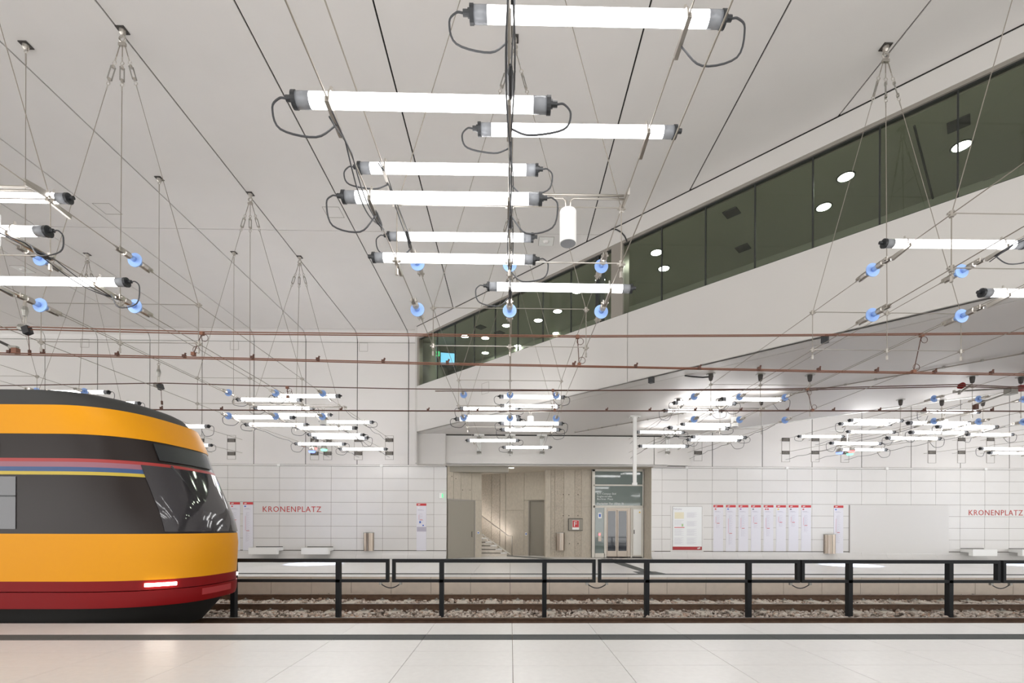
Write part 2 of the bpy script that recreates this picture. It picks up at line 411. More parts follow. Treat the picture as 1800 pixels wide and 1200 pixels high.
# ---- bridge windows
gx = [-3.9, -3.0, -2.19, -1.38, -.57, .23, 1.03, 1.84, 2.50]
gx2 = [3.17, 3.98, 4.81, 5.63, 6.46, 7.28, 8.09, 8.9, 9.7, 10.5, 11.3, 12.1, 12.9, 13.7, 14.5]
win = struct('window_1', slab(S0+.02, S0+.3, XA, XB, GZ1, GZ1+.075), M_frame)
slab(S0+.0, S0+.3, -4.02, -3.9, GZ0, GZ1).build('jamb', M_frame, win)
slab(S0+.02, S0+.3, XA, XB, GZ0-.02, GZ0+.012).build('sill', M_gapb, win)
slab(S0+.08, S0+.2, XA, XB, GZ1-.03, GZ1).build('head_seal', M_gapb, win)
slab(S0+.02, S0+.5, 2.86, 3.13, GZ0, GZ1).build('mullion', M_frame, win)
slab(S0+.05, S0+.5, 2.50, 2.56, GZ0, GZ1).build('mullion', M_gapb, win)
for g_ in (gx, gx2):
    for a, b in zip(g_[:-1], g_[1:]):
        slab(S0+.10, S0+.13, a+.008, b-.008, GZ0, GZ1).build('pane', M_glass, win)
        slab(S0+.09, S0+.15, b-.010, b+.010, GZ0, GZ1).build('pane_joint', M_gapb, win)
slab(S0+.10, S0+.13, 2.56, 2.86, GZ0, GZ1).build('pane', M_glass, win)
# interior of the bridge
struct('ceiling_bridge', slab(S0+.3, S1-.3, XA+.05, XB, 9.36, 9.5).box(-3.9, 6, 21.3, 28, 9.362, 9.5), M_in)
struct('floor_bridge', slab(S0+.3, S1-.3, XA+.05, XB, ZB+.25, ZB+.4).box(-6, 6, 21.75, 28, ZB+.25, ZB+.398), M_in)
struct('wall_bridge_inner', slab(21.6, 21.8, -4, XB-2, ZB+.4, 9.36).box(-10, 0, 25.5, 25.7, ZB+.4, 9.36), M_inw)
struct('wall_bridge_end', MB().box(-3.4, -3.2, 20.6, 28, ZB+.3, 9.4).box(-3.97, -3.4, 21.0, 21.1, ZB+.3, 9.4).box(-6, 6, 27.8, 28, ZB+.3, 9.4).box(-6, -5.8, 21.75, 28, ZB+.3, 9.4), M_inw)
dl = MB().tube([(0,0,-.012),(0,0,0)], .15, 24).mesh('lamp_lens', M_down); dr = MB().ring((0,0,-.008), .17, .018, 'z', 28, 6).mesh('bezel', M_gapb)
DL = [(1690,257,'largest, near the right edge'), (1487,311,'fifth pane from the right'), (1448,364,'below and left of the large one'), (1154,444,'just right of the wide mullion, upper'), (1167,472,'just right of the wide mullion, lower'),
      (1055,492,'left of the wide mullion'), (1014,512,'behind the lowest near tube'), (980,547,'in the middle of the strip'), (946,563,'beside the centre wire'), (890,572,'left of the centre wire'), (978,586,'close to the lower glass edge'),
      (853,594,'second from the left end'), (817,591,'nearest the left end'), (910,608,'above the sloping sill'), (853,620,'lowest at the left')]
for px, py, w in DL:
    p = onz(px, py, 9.35); t = thing('downlight', (p.x, p.y, 9.36), 'round white ceiling downlight behind the bridge glass, ' + w, 'downlight', 'downlights inside the glazed bridge')
    inst('lamp_lens', dl, t); inst('bezel', dr, t)
vg = MB().obox((0,0,-.01), (.12,-.12,0), (.12,.12,0), (0,0,.01)).mesh('vent_plate', M_gapb)
for px, py, w in ((1685,218,'upper right'), (1286,374,'above the lower pair of panes'), (1306,436,'with a red light, mid strip'), (845,575,'near the left end'), (878,585,'beside the left downlights')):
    p = onz(px, py, 9.35); o = bpy.data.objects.new('ceiling_vent', vg); COL.objects.link(o); o.location = (p.x, p.y, 9.36)
    tag(o, 'square dark ceiling vent behind the bridge glass, ' + w, 'vent', 'vents in the bridge ceiling')
a, b = onz(1607,221,9.35), onz(1641,354,9.35); d = (b-a).normalized(); n_ = Vector((-d.y, d.x, 0))*.018
tag(MB().obox((a+b)/2, (b-a)/2, n_, (0,0,.01)).build('ceiling_slot', M_gapb), 'long thin black slot in the bridge ceiling behind the right panes', 'slot')
p = onz(1738, 319, 9.35)
tag(MB().tube([(p.x,p.y,9.34),(p.x,p.y,9.36)], .16, 20).tube([(p.x,p.y,9.33),(p.x,p.y,9.345)], .06, 14).build('ceiling_speaker', M_frame), 'round dim ceiling speaker behind the glass at the right edge', 'speaker')
# screen and exit sign inside, left end
p0 = at(788, 632, 20.9+.3)
t = thing('wall_screen', p0, 'blue information screen hanging at the left end of the glazed bridge', 'screen')
MB().obox(p0, (.36,-.1,-.06), (.01,.03,0), (0,0,.34)).build('housing', M_gapb, t)
MB().obox(p0+Vector((-.02,-.05,.02)), (.31,-.086,-.05), (.003,.01,0), (0,0,.25)).build('display', M_screen, t)
p0 = at(769.5, 622, 20.8)
t = thing('exit_sign', p0, 'green emergency exit sign beside the blue screen on the bridge', 'sign')
MB().box(p0.x-.08, p0.x+.08, p0.y-.03, p0.y, p0.z-.1, p0.z+.1).build('panel', M_green, t)
MB().box(p0.x+.0, p0.x+.05, p0.y-.036, p0.y-.031, p0.z-.06, p0.z+.05).build('arrow', M_text, t)

# ---- entrance recess
def wpt(px, Y): v = at(px, 979, Y); return (v.x, Y)
ZT = 4.12
def obl(a, b, z0, z1, th=.12, m=M_conc, nm='wall_panel', parent=None):   # upright slab on line a-b, thickness away from viewer
    a = Vector(a); b = Vector(b); d = (b-a).normalized(); n = Vector((-d.y, d.x))
    return MB().prism([tuple(a), tuple(b), tuple(b+n*th), tuple(a+n*th)], z0, z1).build(nm, m, parent)
def lerp(a, b, t): return (a[0]+(b[0]-a[0])*t, a[1]+(b[1]-a[1])*t)
A0, A1 = wpt(786, 21.42), wpt(846.5, 22.75)
wl = struct('wall_recess_left', MB().prism([(A0[0]-.3, A0[1]+.1), (A0[0], A0[1]+.1), (A1[0]-.1, A1[1]+.15), (A1[0]-.4, A1[1]+.3)], 0, ZT), M_conc)
def ts(px): 
    # parameter on A line for pixel column
    best = min(range(0, 401), key=lambda i: abs(prjx(lerp(A0, A1, i/400))-px)); return best/400
def prjx(p):
    v = Vector((p[0], p[1], 0)); return PX0+F*v.dot(RR)/v.dot(FW)
for q0, q1 in ((786, 797), (797, 810), (810, 829), (829, 846.5)):
    obl(lerp(A0, A1, ts(q0)+.004), lerp(A0, A1, ts(q1)-.004), 2.66, ZT, .1, M_conc, 'concrete_panel', wl)
obl(lerp(A0, A1, ts(835.5)), A1, 0, 2.65, .1, M_conc, 'concrete_panel', wl)
d1 = obl(lerp(A0, A1, .02), lerp(A0, A1, ts(833.5)), 0.01, 2.60, .05, M_doorgrey, 'door_1', None); d1['kind'] = 'structure'
fr_ = obl(lerp(A0, A1, ts(834)), lerp(A0, A1, ts(835.6)), 0, 2.66, .06, M_frame, 'door_frame', d1)
obl(lerp(A0, A1, .01), lerp(A0, A1, ts(835.6)), 2.605, 2.66, .06, M_frame, 'door_frame', d1)
hp = lerp(A0, A1, ts(830)); MB().tube([(hp[0], hp[1]-.05, .95), (hp[0], hp[1]-.08, 1.0), (hp[0], hp[1]-.08, 1.16), (hp[0], hp[1]-.05, 1.2)], .014, 6).build('door_handle', M_plate, d1)
sp = lerp(A0, A1, ts(841)); t = thing('door_switch', (sp[0], sp[1], 1.1), 'small pale push switch on concrete beside the left grey door', 'switch')
MB().box(sp[0]-.05, sp[0]+.05, sp[1]-.06, sp[1]-.03, 1.08, 1.2).build('plate', M_white, t); MB().box(sp[0]-.03, sp[0]+.03, sp[1]-.07, sp[1]-.06, 1.11, 1.17).build('button', M_pblue, t)
B0, B1 = wpt(838, 25.2), wpt(921, 24.0)
wb = struct('wall_recess_back', MB().prism([(B0[0]-2.5, B0[1]+.9), (B1[0]+.2, B1[1]+.2), (B1[0]+.2, B1[1]+.5), (B0[0]-2.5, B0[1]+1.3)], 0, ZT+3), M_conc2)
qs = [-.9, -.3, .0, .12, .32, .5, .62, 1.0]
for i in range(len(qs)-1):
    a, b = lerp(B0, B1, qs[i]+.004), lerp(B0, B1, qs[i+1]-.004)
    for z0, z1 in ((0, 2.25), (2.262, ZT)): obl(a, b, z0, z1, .1, M_conc2 if i in (1,3,4) else M_conc, 'concrete_panel', wb)
C0, C1 = wpt(958.5, 22.85), wpt(1043, 22.45)
MB().prism([(B1[0]-.1, 24.5), (B1[0]+1.6, 24.2), (B1[0]+1.6, 24.6), (B1[0]-.1, 24.9)], 0, ZT).build('rear_block', M_conc, wb)
# wall with door two
D0, D1 = B1, wpt(960, 23.5)
obl(D0, D1, 2.75, ZT, .12, M_conc, 'concrete_panel', wb)
obl(D0, wpt(929, 23.95), 0, 2.74, .35, M_conc, 'concrete_panel', wb)
d2 = obl(wpt(930, 24.05), wpt(961, 23.72), .01, 2.68, .05, M_doorgrey, 'door_2'); d2['kind'] = 'structure'
obl(wpt(928.2, 23.95), wpt(930.4, 23.93), 0, 2.72, .1, M_frame, 'door_frame', d2); obl(wpt(928.2, 23.95), wpt(961, 23.6), 2.69, 2.74, .1, M_doorgrey, 'door_frame', d2)
hp = wpt(933, 24.0); MB().tube([(hp[0], hp[1]-.03, .9), (hp[0], hp[1]-.09, .95), (hp[0], hp[1]-.09, 1.12), (hp[0], hp[1]-.03, 1.16)], .014, 6).build('door_handle', M_steel, d2)
sp = wpt(924.5, 23.9); t = thing('door_switch', (sp[0], sp[1], 1.1), 'small pale push switch on concrete beside the middle grey door', 'switch')
MB().box(sp[0]-.05, sp[0]+.05, sp[1]-.06, sp[1]-.0, 1.0, 1.15).build('plate', M_white, t); MB().box(sp[0]-.03, sp[0]+.03, sp[1]-.07, sp[1]-.06, 1.04, 1.11).build('button', M_pblue, t)
wc = struct('wall_recess_right', MB().prism([(C0[0], C0[1]+.06), (C1[0], C1[1]+.06), (C1[0], C1[1]+1.5), (C0[0], C0[1]+1.5)], 0, ZT), M_conc)
cs = [958.5, 968, 975, 991, 1010, 1022, 1044.5]
for i in range(6):
    a = wpt(cs[i]+.2, 0+C0[1]+(C1[1]-C0[1])*(cs[i]-958.5)/84.5); b = wpt(cs[i+1]-.2, C0[1]+(C1[1]-C0[1])*(cs[i+1]-958.5)/84.5)
    for z0, z1 in ((0, 2.36), (2.37, ZT)): obl(a, b, z0, z1, .055, M_conc2 if i in (1,2,4) else M_conc, 'concrete_panel', wc)
hm = MB().tube([(0,-.003,0),(0,.003,0)], .022, 8).mesh('tie_hole', M_joint)
for px, py in ((990,869),(1000,869),(1016,869),(1000,906),(1016,906),(990,906),(1001,955),(1016,955)):
    v = at(px, py, C0[1]+(C1[1]-C0[1])*(px-958.5)/84.5-.004); inst('tie_hole', hm, wc, tuple(v))
for px, py in ((794,837),(801,841),(813,861),(826,861)):
    q = lerp(A0, A1, ts(px)); v = at(px, py, q[1]-.005); inst('tie_hole', hm, wl, tuple(v))
E0 = wpt(1131.5, 22.35)
struct('wall_recess_jamb', MB().prism([(E0[0]+.0, 22.35), (XR, YW+.0), (XR+.15, YW+.04), (E0[0]+.3, 22.9)], 0, ZT), M_conc)
struct('ceiling_recess', MB().box(XL-2.2, XR+1, YW+.06, 26, ZT, ZT+.1), M_conc)
# lowered box
v0, v1 = at(787, 829, 21.55), at(893.5, 829, 21.55)
struct('trim_3', MB().box(v0.x-.05, v1.x, 21.5, 22.0, v0.z, ZT), M_doorgrey)
v = at(899, 825.5, 22.0); t = thing('downlight', (v.x, v.y, ZT), 'small round downlight in the concrete ceiling above the stair entrance', 'downlight')
MB().tube([(v.x, v.y, ZT-.015), (v.x, v.y, ZT)], .12, 16).build('lamp_lens', M_down, t); MB().ring((v.x, v.y, ZT-.01), .135, .015, 'z', 18, 5).build('bezel', M_frame, t)
# stairs
sx = wpt(893, 23.7)[0]
st = thing('staircase', (sx, 23.8, 0), 'pale stone staircase climbing left behind the concrete wall, lit handrail above', 'stairs')
for k in range(16):
    z = .175*(k+1); x1 = sx-.05-.245*k
    s = MB().box(x1-3.2, x1, 23.25, 24.7+min(.5, k*.06), z-.175, z-.035).build('step', M_sleeper, st)
    MB().box(x1-.3, x1+.015, 23.23, 24.7+min(.5, k*.06), z-.035, z).build('tread', M_floor, s)
x_a, z_a = sx-.05, .05; 
MB().tube([(sx+.1, 23.2, .12), (sx-2.6, 23.2, 2.0)], .03, 6).build('stringer', M_aluframe, st)
h0 = at(893, 941, 24.05); h1 = at(846, 906, 24.55); h2 = h0+(h1-h0)*2
hr = MB().tube([h2, h0, (h0.x+.2, 24.0, h0.z-.03), (h0.x+.2, 24.0, 0)], .024, 8).build('handrail', M_steel, st, True)
MB().tube([h2+Vector((0,.07,-.012)), h0+Vector((0,.07,-.012))], .008, 6).build('handrail_light', M_led, st)
# ---- lift
YL = 22.3
def rect(x0, y0, x1, y1, Y, dep, m, nm, parent):
    a = at(x0, y1, Y); b = at(x1, y0, Y); return MB().box(a.x, b.x, Y, Y+dep, a.z, b.z).build(nm, m, parent)
lf = thing('lift', at(1087, 979.5, YL), 'glazed lift entrance with steel double doors in a pale frame', 'lift')
for r_ in ((1040.5,824.5,1131,828),(1043,851.5,1131,853.5),(1043,888.5,1131,892),(1040.5,824.5,1046,979.5),(1129.3,824.5,1131.6,979.5),(1062,892,1066,979.5),(1109,892,1111.4,979.5),(1046,972,1063,979.5)):
    rect(*r_, YL, .08, M_aluframe, 'frame', lf)
rect(1046, 828, 1129.3, 851.5, YL+.04, .02, M_liftglass, 'glass_pane', lf); rect(1046, 853.5, 1129.3, 888.5, YL+.04, .02, M_liftglass, 'glass_pane', lf)
rect(1046, 892, 1062, 972, YL+.04, .02, M_liftglass, 'glass_pane', lf)
cp = rect(1111.4, 892, 1129.3, 978, YL+.02, .05, M_aluframe, 'service_panel', lf)
rect(1113.5, 895, 1127.5, 975, YL+.01, .01, M_white, 'panel_door', cp); rect(1114, 931, 1115.5, 938, YL, .02, M_plate, 'panel_latch', cp)
sg = MB(); n0 = at(1124.5, 900, YL+.004); sg.v = [(n0.x-.045, n0.y, n0.z-.03), (n0.x+.045, n0.y, n0.z-.03), (n0.x, n0.y, n0.z+.05), (n0.x-.045, n0.y+.004, n0.z-.03), (n0.x+.045, n0.y+.004, n0.z-.03), (n0.x, n0.y+.004, n0.z+.05)]
sg.f = [(0,1,2),(3,5,4),(0,3,4,1),(1,4,5,2),(2,5,3,0)]; sg.build('warning_sign', M_pyel, cp)
rect(1066, 892, 1109, 896, YL+.05, .1, M_liftsteel, 'door_head', lf)
for a0, a1 in ((1067.5, 1084.5), (1085, 1102.5)):
    dd = rect(a0, 896, a1, 978, YL+.10, .03, M_liftsteel, 'lift_door', lf)
    rect(a0+(1 if a0 < 1080 else 2.2), 898, a1-(2.4 if a0 < 1080 else 1), 968, YL+.09, .012, M_liftdark, 'door_glass', dd)
rect(1102.5, 896, 1109, 978, YL+.07, .1, M_liftsteel, 'door_jamb', lf)
rect(1064.5, 896, 1067.5, 978, YL+.07, .1, M_liftsteel, 'door_jamb', lf)
bp_ = rect(1051.5, 901, 1057.5, 910.5, YL, .04, M_white, 'lift_symbol', lf); rect(1052.8, 903, 1056, 908.5, YL-.005, .005, M_pblue, 'symbol', bp_)
bp_ = rect(1051.5, 935, 1057, 951, YL, .04, M_liftsteel, 'call_panel', lf); rect(1052.6, 937.4, 1055.2, 940.6, YL-.008, .008, M_pbtn, 'button', bp_)
for i, (s_, x1, yb) in enumerate((('KIT-Campus Süd', 1082.5, 868.8), ('Englerstraße', 1075.5, 873.6), ('Berliner Platz', 1077.5, 878.2), ('Durlacher Tor (Gleis 2)', 1096, 886.2))):
    a = at(1049.8, yb, YL+.035); b = at(x1, yb, YL+.035); text(s_, a, b.x-a.x, .085, M_text, lf, 'lettering', .004)
a = at(1064, 979, YL+.2); b = at(1110, 892, YL+.2)
lc = MB().box(a.x-.3, b.x+.3, YL+1.9, YL+1.95, 0, 4.1).box(a.x-.35, a.x-.3, YL+.15, YL+1.95, 0, 4.1).box(b.x+.3, b.x+.35, YL+.15, YL+1.95, 0, 4.1).box(a.x-.3, b.x+.3, YL+.15, YL+1.9, -.05, 0).build('car_interior', M_liftsteel, lf)
a = at(1043, 979, YL+.12); b = at(1132, 825, YL+.12); MB().box(a.x-.1, a.x+.65, YL+.12, YL+.16, 0, 4.1).box(b.x-.75, b.x+.05, YL+.12, YL+.16, 0, 4.1).box(a.x, b.x, YL+.12, YL+.16, 2.35, 4.1).build('shaft_wall', M_plate, lf)
# F hydrant cabinet and bin in the recess
Yc = 22.6
fc = thing('hydrant_cabinet', at(1012, 932.5, Yc), 'grey wall cabinet with red square F sign on the concrete wall', 'cabinet')
rect(999, 911, 1025.5, 932.5, Yc-.06, .08, M_plate, 'frame', fc); rect(1000, 912, 1024.5, 931.5, Yc-.07, .01, M_doorgrey, 'door', fc)
sgn = rect(1006, 914, 1018, 930.5, Yc-.085, .01, M_white, 'sign', fc); rect(1006.5, 914.5, 1017.5, 926.5, Yc-.09, .006, M_red, 'sign_plate', sgn)
a = at(1009, 925, Yc-.094); text('F', a, .14, .24, M_text, fc, 'lettering', .004)
def bin_(px0, px1, y0, y1, Y, label, flute=True):
    a = at(px0, y1, Y); b = at(px1, y0, Y); r = (b.x-a.x)/2; cx_ = (a.x+b.x)/2
    t = thing('litter_bin', (cx_, Y, a.z), label, 'bin')
    pts = [(cx_+r*math.cos(PI+PI*i/14), Y+r*.9*math.sin(PI+PI*i/14)) for i in range(15)]
    MB().prism(pts+[(cx_+r, Y+.03), (cx_-r, Y+.03)], a.z, b.z-.03).build('body', M_bin, t)
    MB().prism([(p[0]*1.0+(p[0]-cx_)*.03, p[1]-.006) for p in pts]+[(cx_+r, Y+.03), (cx_-r, Y+.03)], b.z-.03, b.z).build('lid_rim', M_iron, t)
    MB().box(cx_-.008, cx_+.008, Y-r*.9-.012, Y-r*.9, a.z+.02, b.z-.05).build('seam', M_iron, t)
    MB().box(cx_-r*.7, cx_+r*.7, Y-r*.3, Y+.0, b.z, b.z+.004).build('opening', M_plate, t)
bin_(977.5, 992.5, 936, 967, 22.62, 'slim steel litter bin on the concrete wall, left of the F sign')
bin_(639.5, 657.5, 935.5, 967.8, YW-.005, 'half round steel litter bin on the tiled wall near the left bench')
bin_(1447.5, 1467.5, 938.5, 972.5, YW-.005, 'half round steel litter bin on the tiled wall among the line posters')
# small exit light by the opening
v = at(777.5, 871, YW)
t = thing('emergency_light', v, 'small projecting emergency light with green face on tiles beside the entrance', 'sign')
MB().box(v.x-.11, v.x+.0, v.y-.14, v.y, v.z-.11, v.z+.11).build('housing', M_white, t); MB().box(v.x+.001, v.x+.02, v.y-.14, v.y-.0, v.z-.08, v.z+.08).build('lit_face', M_green, t)
# ---- hanging white pole
v = at(1116, 735, 17.4)
t = thing('hanging_pole', (v.x, v.y, ZB), 'white square pole hanging from the soffit in front of the lift', 'pole')
zb = at(1117, 851, 17.4).z
MB().box(v.x-.06, v.x+.06, v.y-.05, v.y+.05, zb, ZB-.03).build('shaft', M_white, t)
MB().box(v.x-.19, v.x+.19, v.y-.12, v.y+.12, ZB-.03, ZB).build('ceiling_plate', M_white, t)
MB().box(v.x-.08, v.x+.08, v.y-.07, v.y+.07, zb-.04, zb+.06).build('end_cap', M_white, t)
bt = MB()
for i in (-1, 1): bt.tube([(v.x+i*.14, v.y, ZB-.06), (v.x+i*.14, v.y, ZB-.03)], .02, 6)
bt.build('bolt', M_iron, t)

# ================================================================== WALL FITTINGS
# cable anchor boxes
for i, (px, py, w) in enumerate(((352,786,'left of the others, near the tram roof'), (407,786,'right of the tram front, on the left wall'), (553,787,'left one of the close pair above the left lettering'), (576,787,'right one of the close pair above the left lettering'), (630,787,'second one left of the bridge corner'),
        (684.5,786.5,'last one left of the bridge corner'), (1227,789,'next to the right end of the beam'), (1381,791,'first of the pair right of the beam'), (1433,791,'second of the pair right of the beam'), (1485,792,'third right of the beam, behind the coloured spotlights'),
        (1638,793,'leftmost of the three at the right'), (1690,793,'middle of the three at the right'), (1741,793,'rightmost of the three at the right'))):
    v = at(px, py, YW)
    t = thing('cable_anchor_box', v, 'wall box with two dark grilles, ' + w, 'anchor box', 'cable anchor boxes on the upper wall')
    b = MB(); hw, hh = .185, .53
    b.box(v.x-hw, v.x+hw, YW-.012, YW, v.z-hh, v.z-hh+.012).box(v.x-hw, v.x+hw, YW-.012, YW, v.z+hh-.012, v.z+hh).box(v.x-hw, v.x-hw+.012, YW-.012, YW, v.z-hh, v.z+hh).box(v.x+hw-.012, v.x+hw, YW-.012, YW, v.z-hh, v.z+hh)
    b.build('outline_frame', M_frame, t)
    MB().box(v.x-hw+.014, v.x+hw-.014, YW-.006, YW, v.z-hh+.014, v.z+hh-.014).build('cover', M_wallp, t)
    for zc in (5.20, 4.62):
        zc += (v.x+8)*.008
        g = MB().box(v.x-hw+.016, v.x+hw-.016, YW-.012, YW-.006, zc-.08, zc+.08).build('grille', M_plate, t)
        s = MB()
        for k in range(5): s.box(v.x-hw+.05, v.x+hw-.05, YW-.02, YW-.012, zc-.06+k*.028, zc-.05+k*.028)
        s.build('slat', M_frame, g)
# brackets on the beam
for px, w in ((842.5,'leftmost on the beam'), (897,'middle one on the beam, under the centre cables'), (952.5,'third on the beam from the left'), (1172.5,'alone on the right part of the beam')):
    v = at(px, 764, 21.05)
    t = thing('cable_bracket', v, 'white vertical steel bracket holding lamp cables, ' + w, 'bracket', 'white brackets on the entrance beam')
    b = MB(); z0, z1 = v.z-.86, v.z-.02
    b.box(v.x-.075, v.x-.055, 20.93, 21.05, z0, z1).box(v.x+.055, v.x+.075, 20.93, 21.05, z0, z1).box(v.x-.055, v.x+.055, 21.03, 21.05, z0, z1); b.build('channel', M_white, t)
    b = MB().box(v.x-.22, v.x+.22, 20.9, 21.1, ZB-.055, ZB-.005); b.build('head_plate', M_white, t)
    MB().tube([(v.x-.1, 20.95, z0+.08), (v.x+.1, 20.95, z0+.08)], .05, 8).tube([(v.x-.1, 20.95, z1-.12), (v.x+.1, 20.95, z1-.12)], .05, 8).build('pulley', M_iron, t)
# inspection squares on wall and ceiling
for px, py, w in ((149,603,'at the left end of the upper wall'), (412,607,'between wall joints left of the middle'), (639,610,'beside the bridge corner')):
    v = at(px, py, YW); b = MB()
    for sx_ in (-1, 1): b.box(v.x+sx_*.18-.006, v.x+sx_*.18+.006, YW-.004, YW, v.z-.18, v.z+.18).box(v.x-.18, v.x+.18, YW-.004, YW, v.z+sx_*.18-.006, v.z+sx_*.18+.006)
    tag(b.build('access_hatch', M_frame), 'thin square hatch outline on the white wall, ' + w, 'hatch', 'hatch outlines on the upper wall')
v = onsum(853, 682, S0-.003); b = MB()
for (u0, u1, z0, z1) in ((-.14,-.13,-.2,.2), (.13,.14,-.2,.2), (-.14,.14,-.2,-.19), (-.14,.14,.19,.2)):
    b.prism([(v.x+u0, v.y-u0), (v.x+u1, v.y-u1), (v.x+u1+.004, v.y-u1+.004), (v.x+u0+.004, v.y-u0+.004)], v.z+z0, v.z+z1)
tag(b.build('access_hatch', M_frame), 'thin hatch outline on the white bridge face near its left end', 'hatch')
for px, py, w, det in ((189,367,'left, above the left lamp tubes',0), (586,373,'left of the centre lamp tubes',0), (960,424,'right of the white pendant cylinder',1), (40,473,'far left, behind the left tubes',1)):
    v = onz(px, py, ZC); t = thing('ceiling_hatch', v, 'small square ceiling hatch ' + ('with round detector, ' if det else 'outline, ') + w, 'hatch', None)
    b = MB()
    for s_ in (-1, 1): b.box(v.x+s_*.22-.006, v.x+s_*.22+.006, v.y-.22, v.y+.22, ZC-.004, ZC).box(v.x-.22, v.x+.22, v.y+s_*.22-.006, v.y+s_*.22+.006, ZC-.004, ZC)
    b.build('outline', M_frame, t)
    if det:
        MB().box(v.x-.21, v.x+.21, v.y-.21, v.y+.21, ZC-.012, ZC-.004).build('cover', M_white, t)
        MB().tube([(v.x, v.y, ZC-.06), (v.x, v.y, ZC-.012)], [.06, .09], 14).build('detector', M_ceil, t)
# benches
def bench(px0, px1, label):
    a = at(px0, 968, 20.78); b = at(px1, 968, 20.78)
    t = thing('wall_bench', ((a.x+b.x)/2, YW, .2), label, 'bench', None)
    MB().extx([(20.80,.50),(YW,.50),(YW,.36),(21.0,.36),(21.0,.22),(20.80,.22)], a.x, b.x).build('seat_block', M_white, t)
    MB().box(a.x+.02, b.x-.02, YW-.02, YW-.0, .501, .53).build('rear_joint', M_plate, t)
bench(436,486,'white cantilever bench block on the left wall, nearer the tram')
bench(529,577,'white cantilever bench block on the left wall, right of the other one')
bench(1711,1754,'white cantilever bench block under the right station lettering')
bench(1798,1842,'white cantilever bench block cut by the right edge of the photo')
# lettering
for nm, x0, x1, yb in (('left', 462, 564.5, 899.2), ('right', 1703, 1798, 905.3)):
    a = at(x0, yb, YW-.004); b = at(x1, yb, YW-.004)
    t = thing('station_name', a, 'red station name lettering KRONENPLATZ on the %s tiled wall' % nm, 'lettering')
    wch = (b.x-a.x)
    text('KRONENPLATZ', a, wch, .252, M_letter, t, 'lettering', .006)
# line posters
def strip(x0, x1, y0, y1, label, kind, frac, colr):
    a = at(x0, y1, YW-.012); b = at(x1, y0, YW-.012); Y = YW-.012
    t = thing('line_poster', (a.x, Y, a.z), label, 'poster', 'line map posters on the tiled wall')
    MB().box(a.x, b.x, Y, YW, a.z, b.z).build('sheet', M_paper, t)
    hd = MB().box(a.x, b.x, Y-.003, Y, b.z-.105, b.z).build('red_header', M_red, t)
    MB().tube([(a.x+.06, Y-.004, b.z-.06), (a.x+.16, Y-.004, b.z-.05)], .018, 6).build('logo', M_text, hd)
    w_ = b.x-a.x; h_ = b.z-a.z
    for q in range(2 if kind == 2 else 1): MB().box(a.x+.055+q*.10, a.x+.125+q*.10, Y-.003, Y, b.z-.21, b.z-.155).build('line_number', colr, t)
    g = MB()
    zt = b.z-.45; zl = zt-(h_-.6)*frac
    g.box(a.x+w_*.32, a.x+w_*.34, Y-.002, Y, zl, zt)
    k = 0; z = zt
    while z > zl: g.box(a.x+w_*.40, a.x+w_*(.58+.12*math.sin(k*2.3)), Y-.002, Y, z-.006, z); z -= .033; k += 1
    g.box(a.x+.06, a.x+w_*.6, Y-.002, Y, b.z-.28, b.z-.27).box(a.x+.06, a.x+w_*.75, Y-.002, Y, b.z-.31, b.z-.30)
    g.build('small_print', M_line, t)
    zm = zt-(zt-zl)*.62
    MB().box(a.x+w_*.22, a.x+w_*.25, Y-.002, Y, zm, zt-(zt-zl)*.12).build('route_line', M_pink, t)
    MB().box(a.x+w_*.34, a.x+w_*.62, Y-.003, Y, zm-.01, zm+.012).build('stop_marker', M_red, t)
ords = ['first', 'second', 'third', 'fourth', 'fifth', 'sixth', 'seventh', 'eighth', 'ninth', 'tenth', 'eleventh', 'twelfth', 'thirteenth', 'fourteenth', 'fifteenth', 'sixteenth', 'seventeenth', 'eighteenth']
M_mauve = mat('sign_mauve', (150,90,160), .4); M_dgrey = mat('sign_dark', (96,92,100), .4)
cl = [M_red, M_pblue, M_mauve, M_dgrey, M_red, M_pyel, M_dgrey, M_red]; fr = [.4, .9, .65, .4, .65, .35, .35, .5]
for i in range(8):
    x0 = 1254+22.05*i
    strip(x0, x0+17.3, 887.3+i*.06, 968.5, 'narrow line map poster with red header, %s of eight in the right row' % ords[i], 2 if i in (4,) else 1, fr[i], cl[i])
for i, x0 in enumerate((312, 335, 358, 381, 404, 427)):
    strip(x0, x0+18, 882.3, 967, 'narrow line map poster, %s from the right in the row beside the tram' % ords[5-i], 1, [.5,.9,.4,.5,.35,.85][i], [M_red, M_pblue, M_pyel, M_dgrey, M_red, M_pblue][i])
strip(732, 749.5, 884.5, 967.3, 'tall narrow poster with red header and blue symbols, alone left of the entrance', 1, .3, M_white)
v = at(736, 933, YW-.016); MBx = MB().box(v.x-.08, v.x+.33, YW-.016, YW-.012, v.z-.02, v.z+.18)
lone = [o for o in COL.objects if o.name.startswith('line_poster') and o.get('label','').endswith('alone left of the entrance')][0]
MBx.build('map_panel', M_line, lone); v2 = at(741, 918, YW-.016); MB().box(v2.x-.1, v2.x-.03, YW-.016, YW-.012, v2.z-.03, v2.z+.06).box(v2.x+.04, v2.x+.1, YW-.016, YW-.012, v2.z-.16, v2.z-.1).build('blue_symbol', M_pblue, lone)
strip(1465.5, 1482.5, 888.2, 972, 'tall narrow line map poster with red header, alone right of the steel bin', 1, .8, M_pblue)
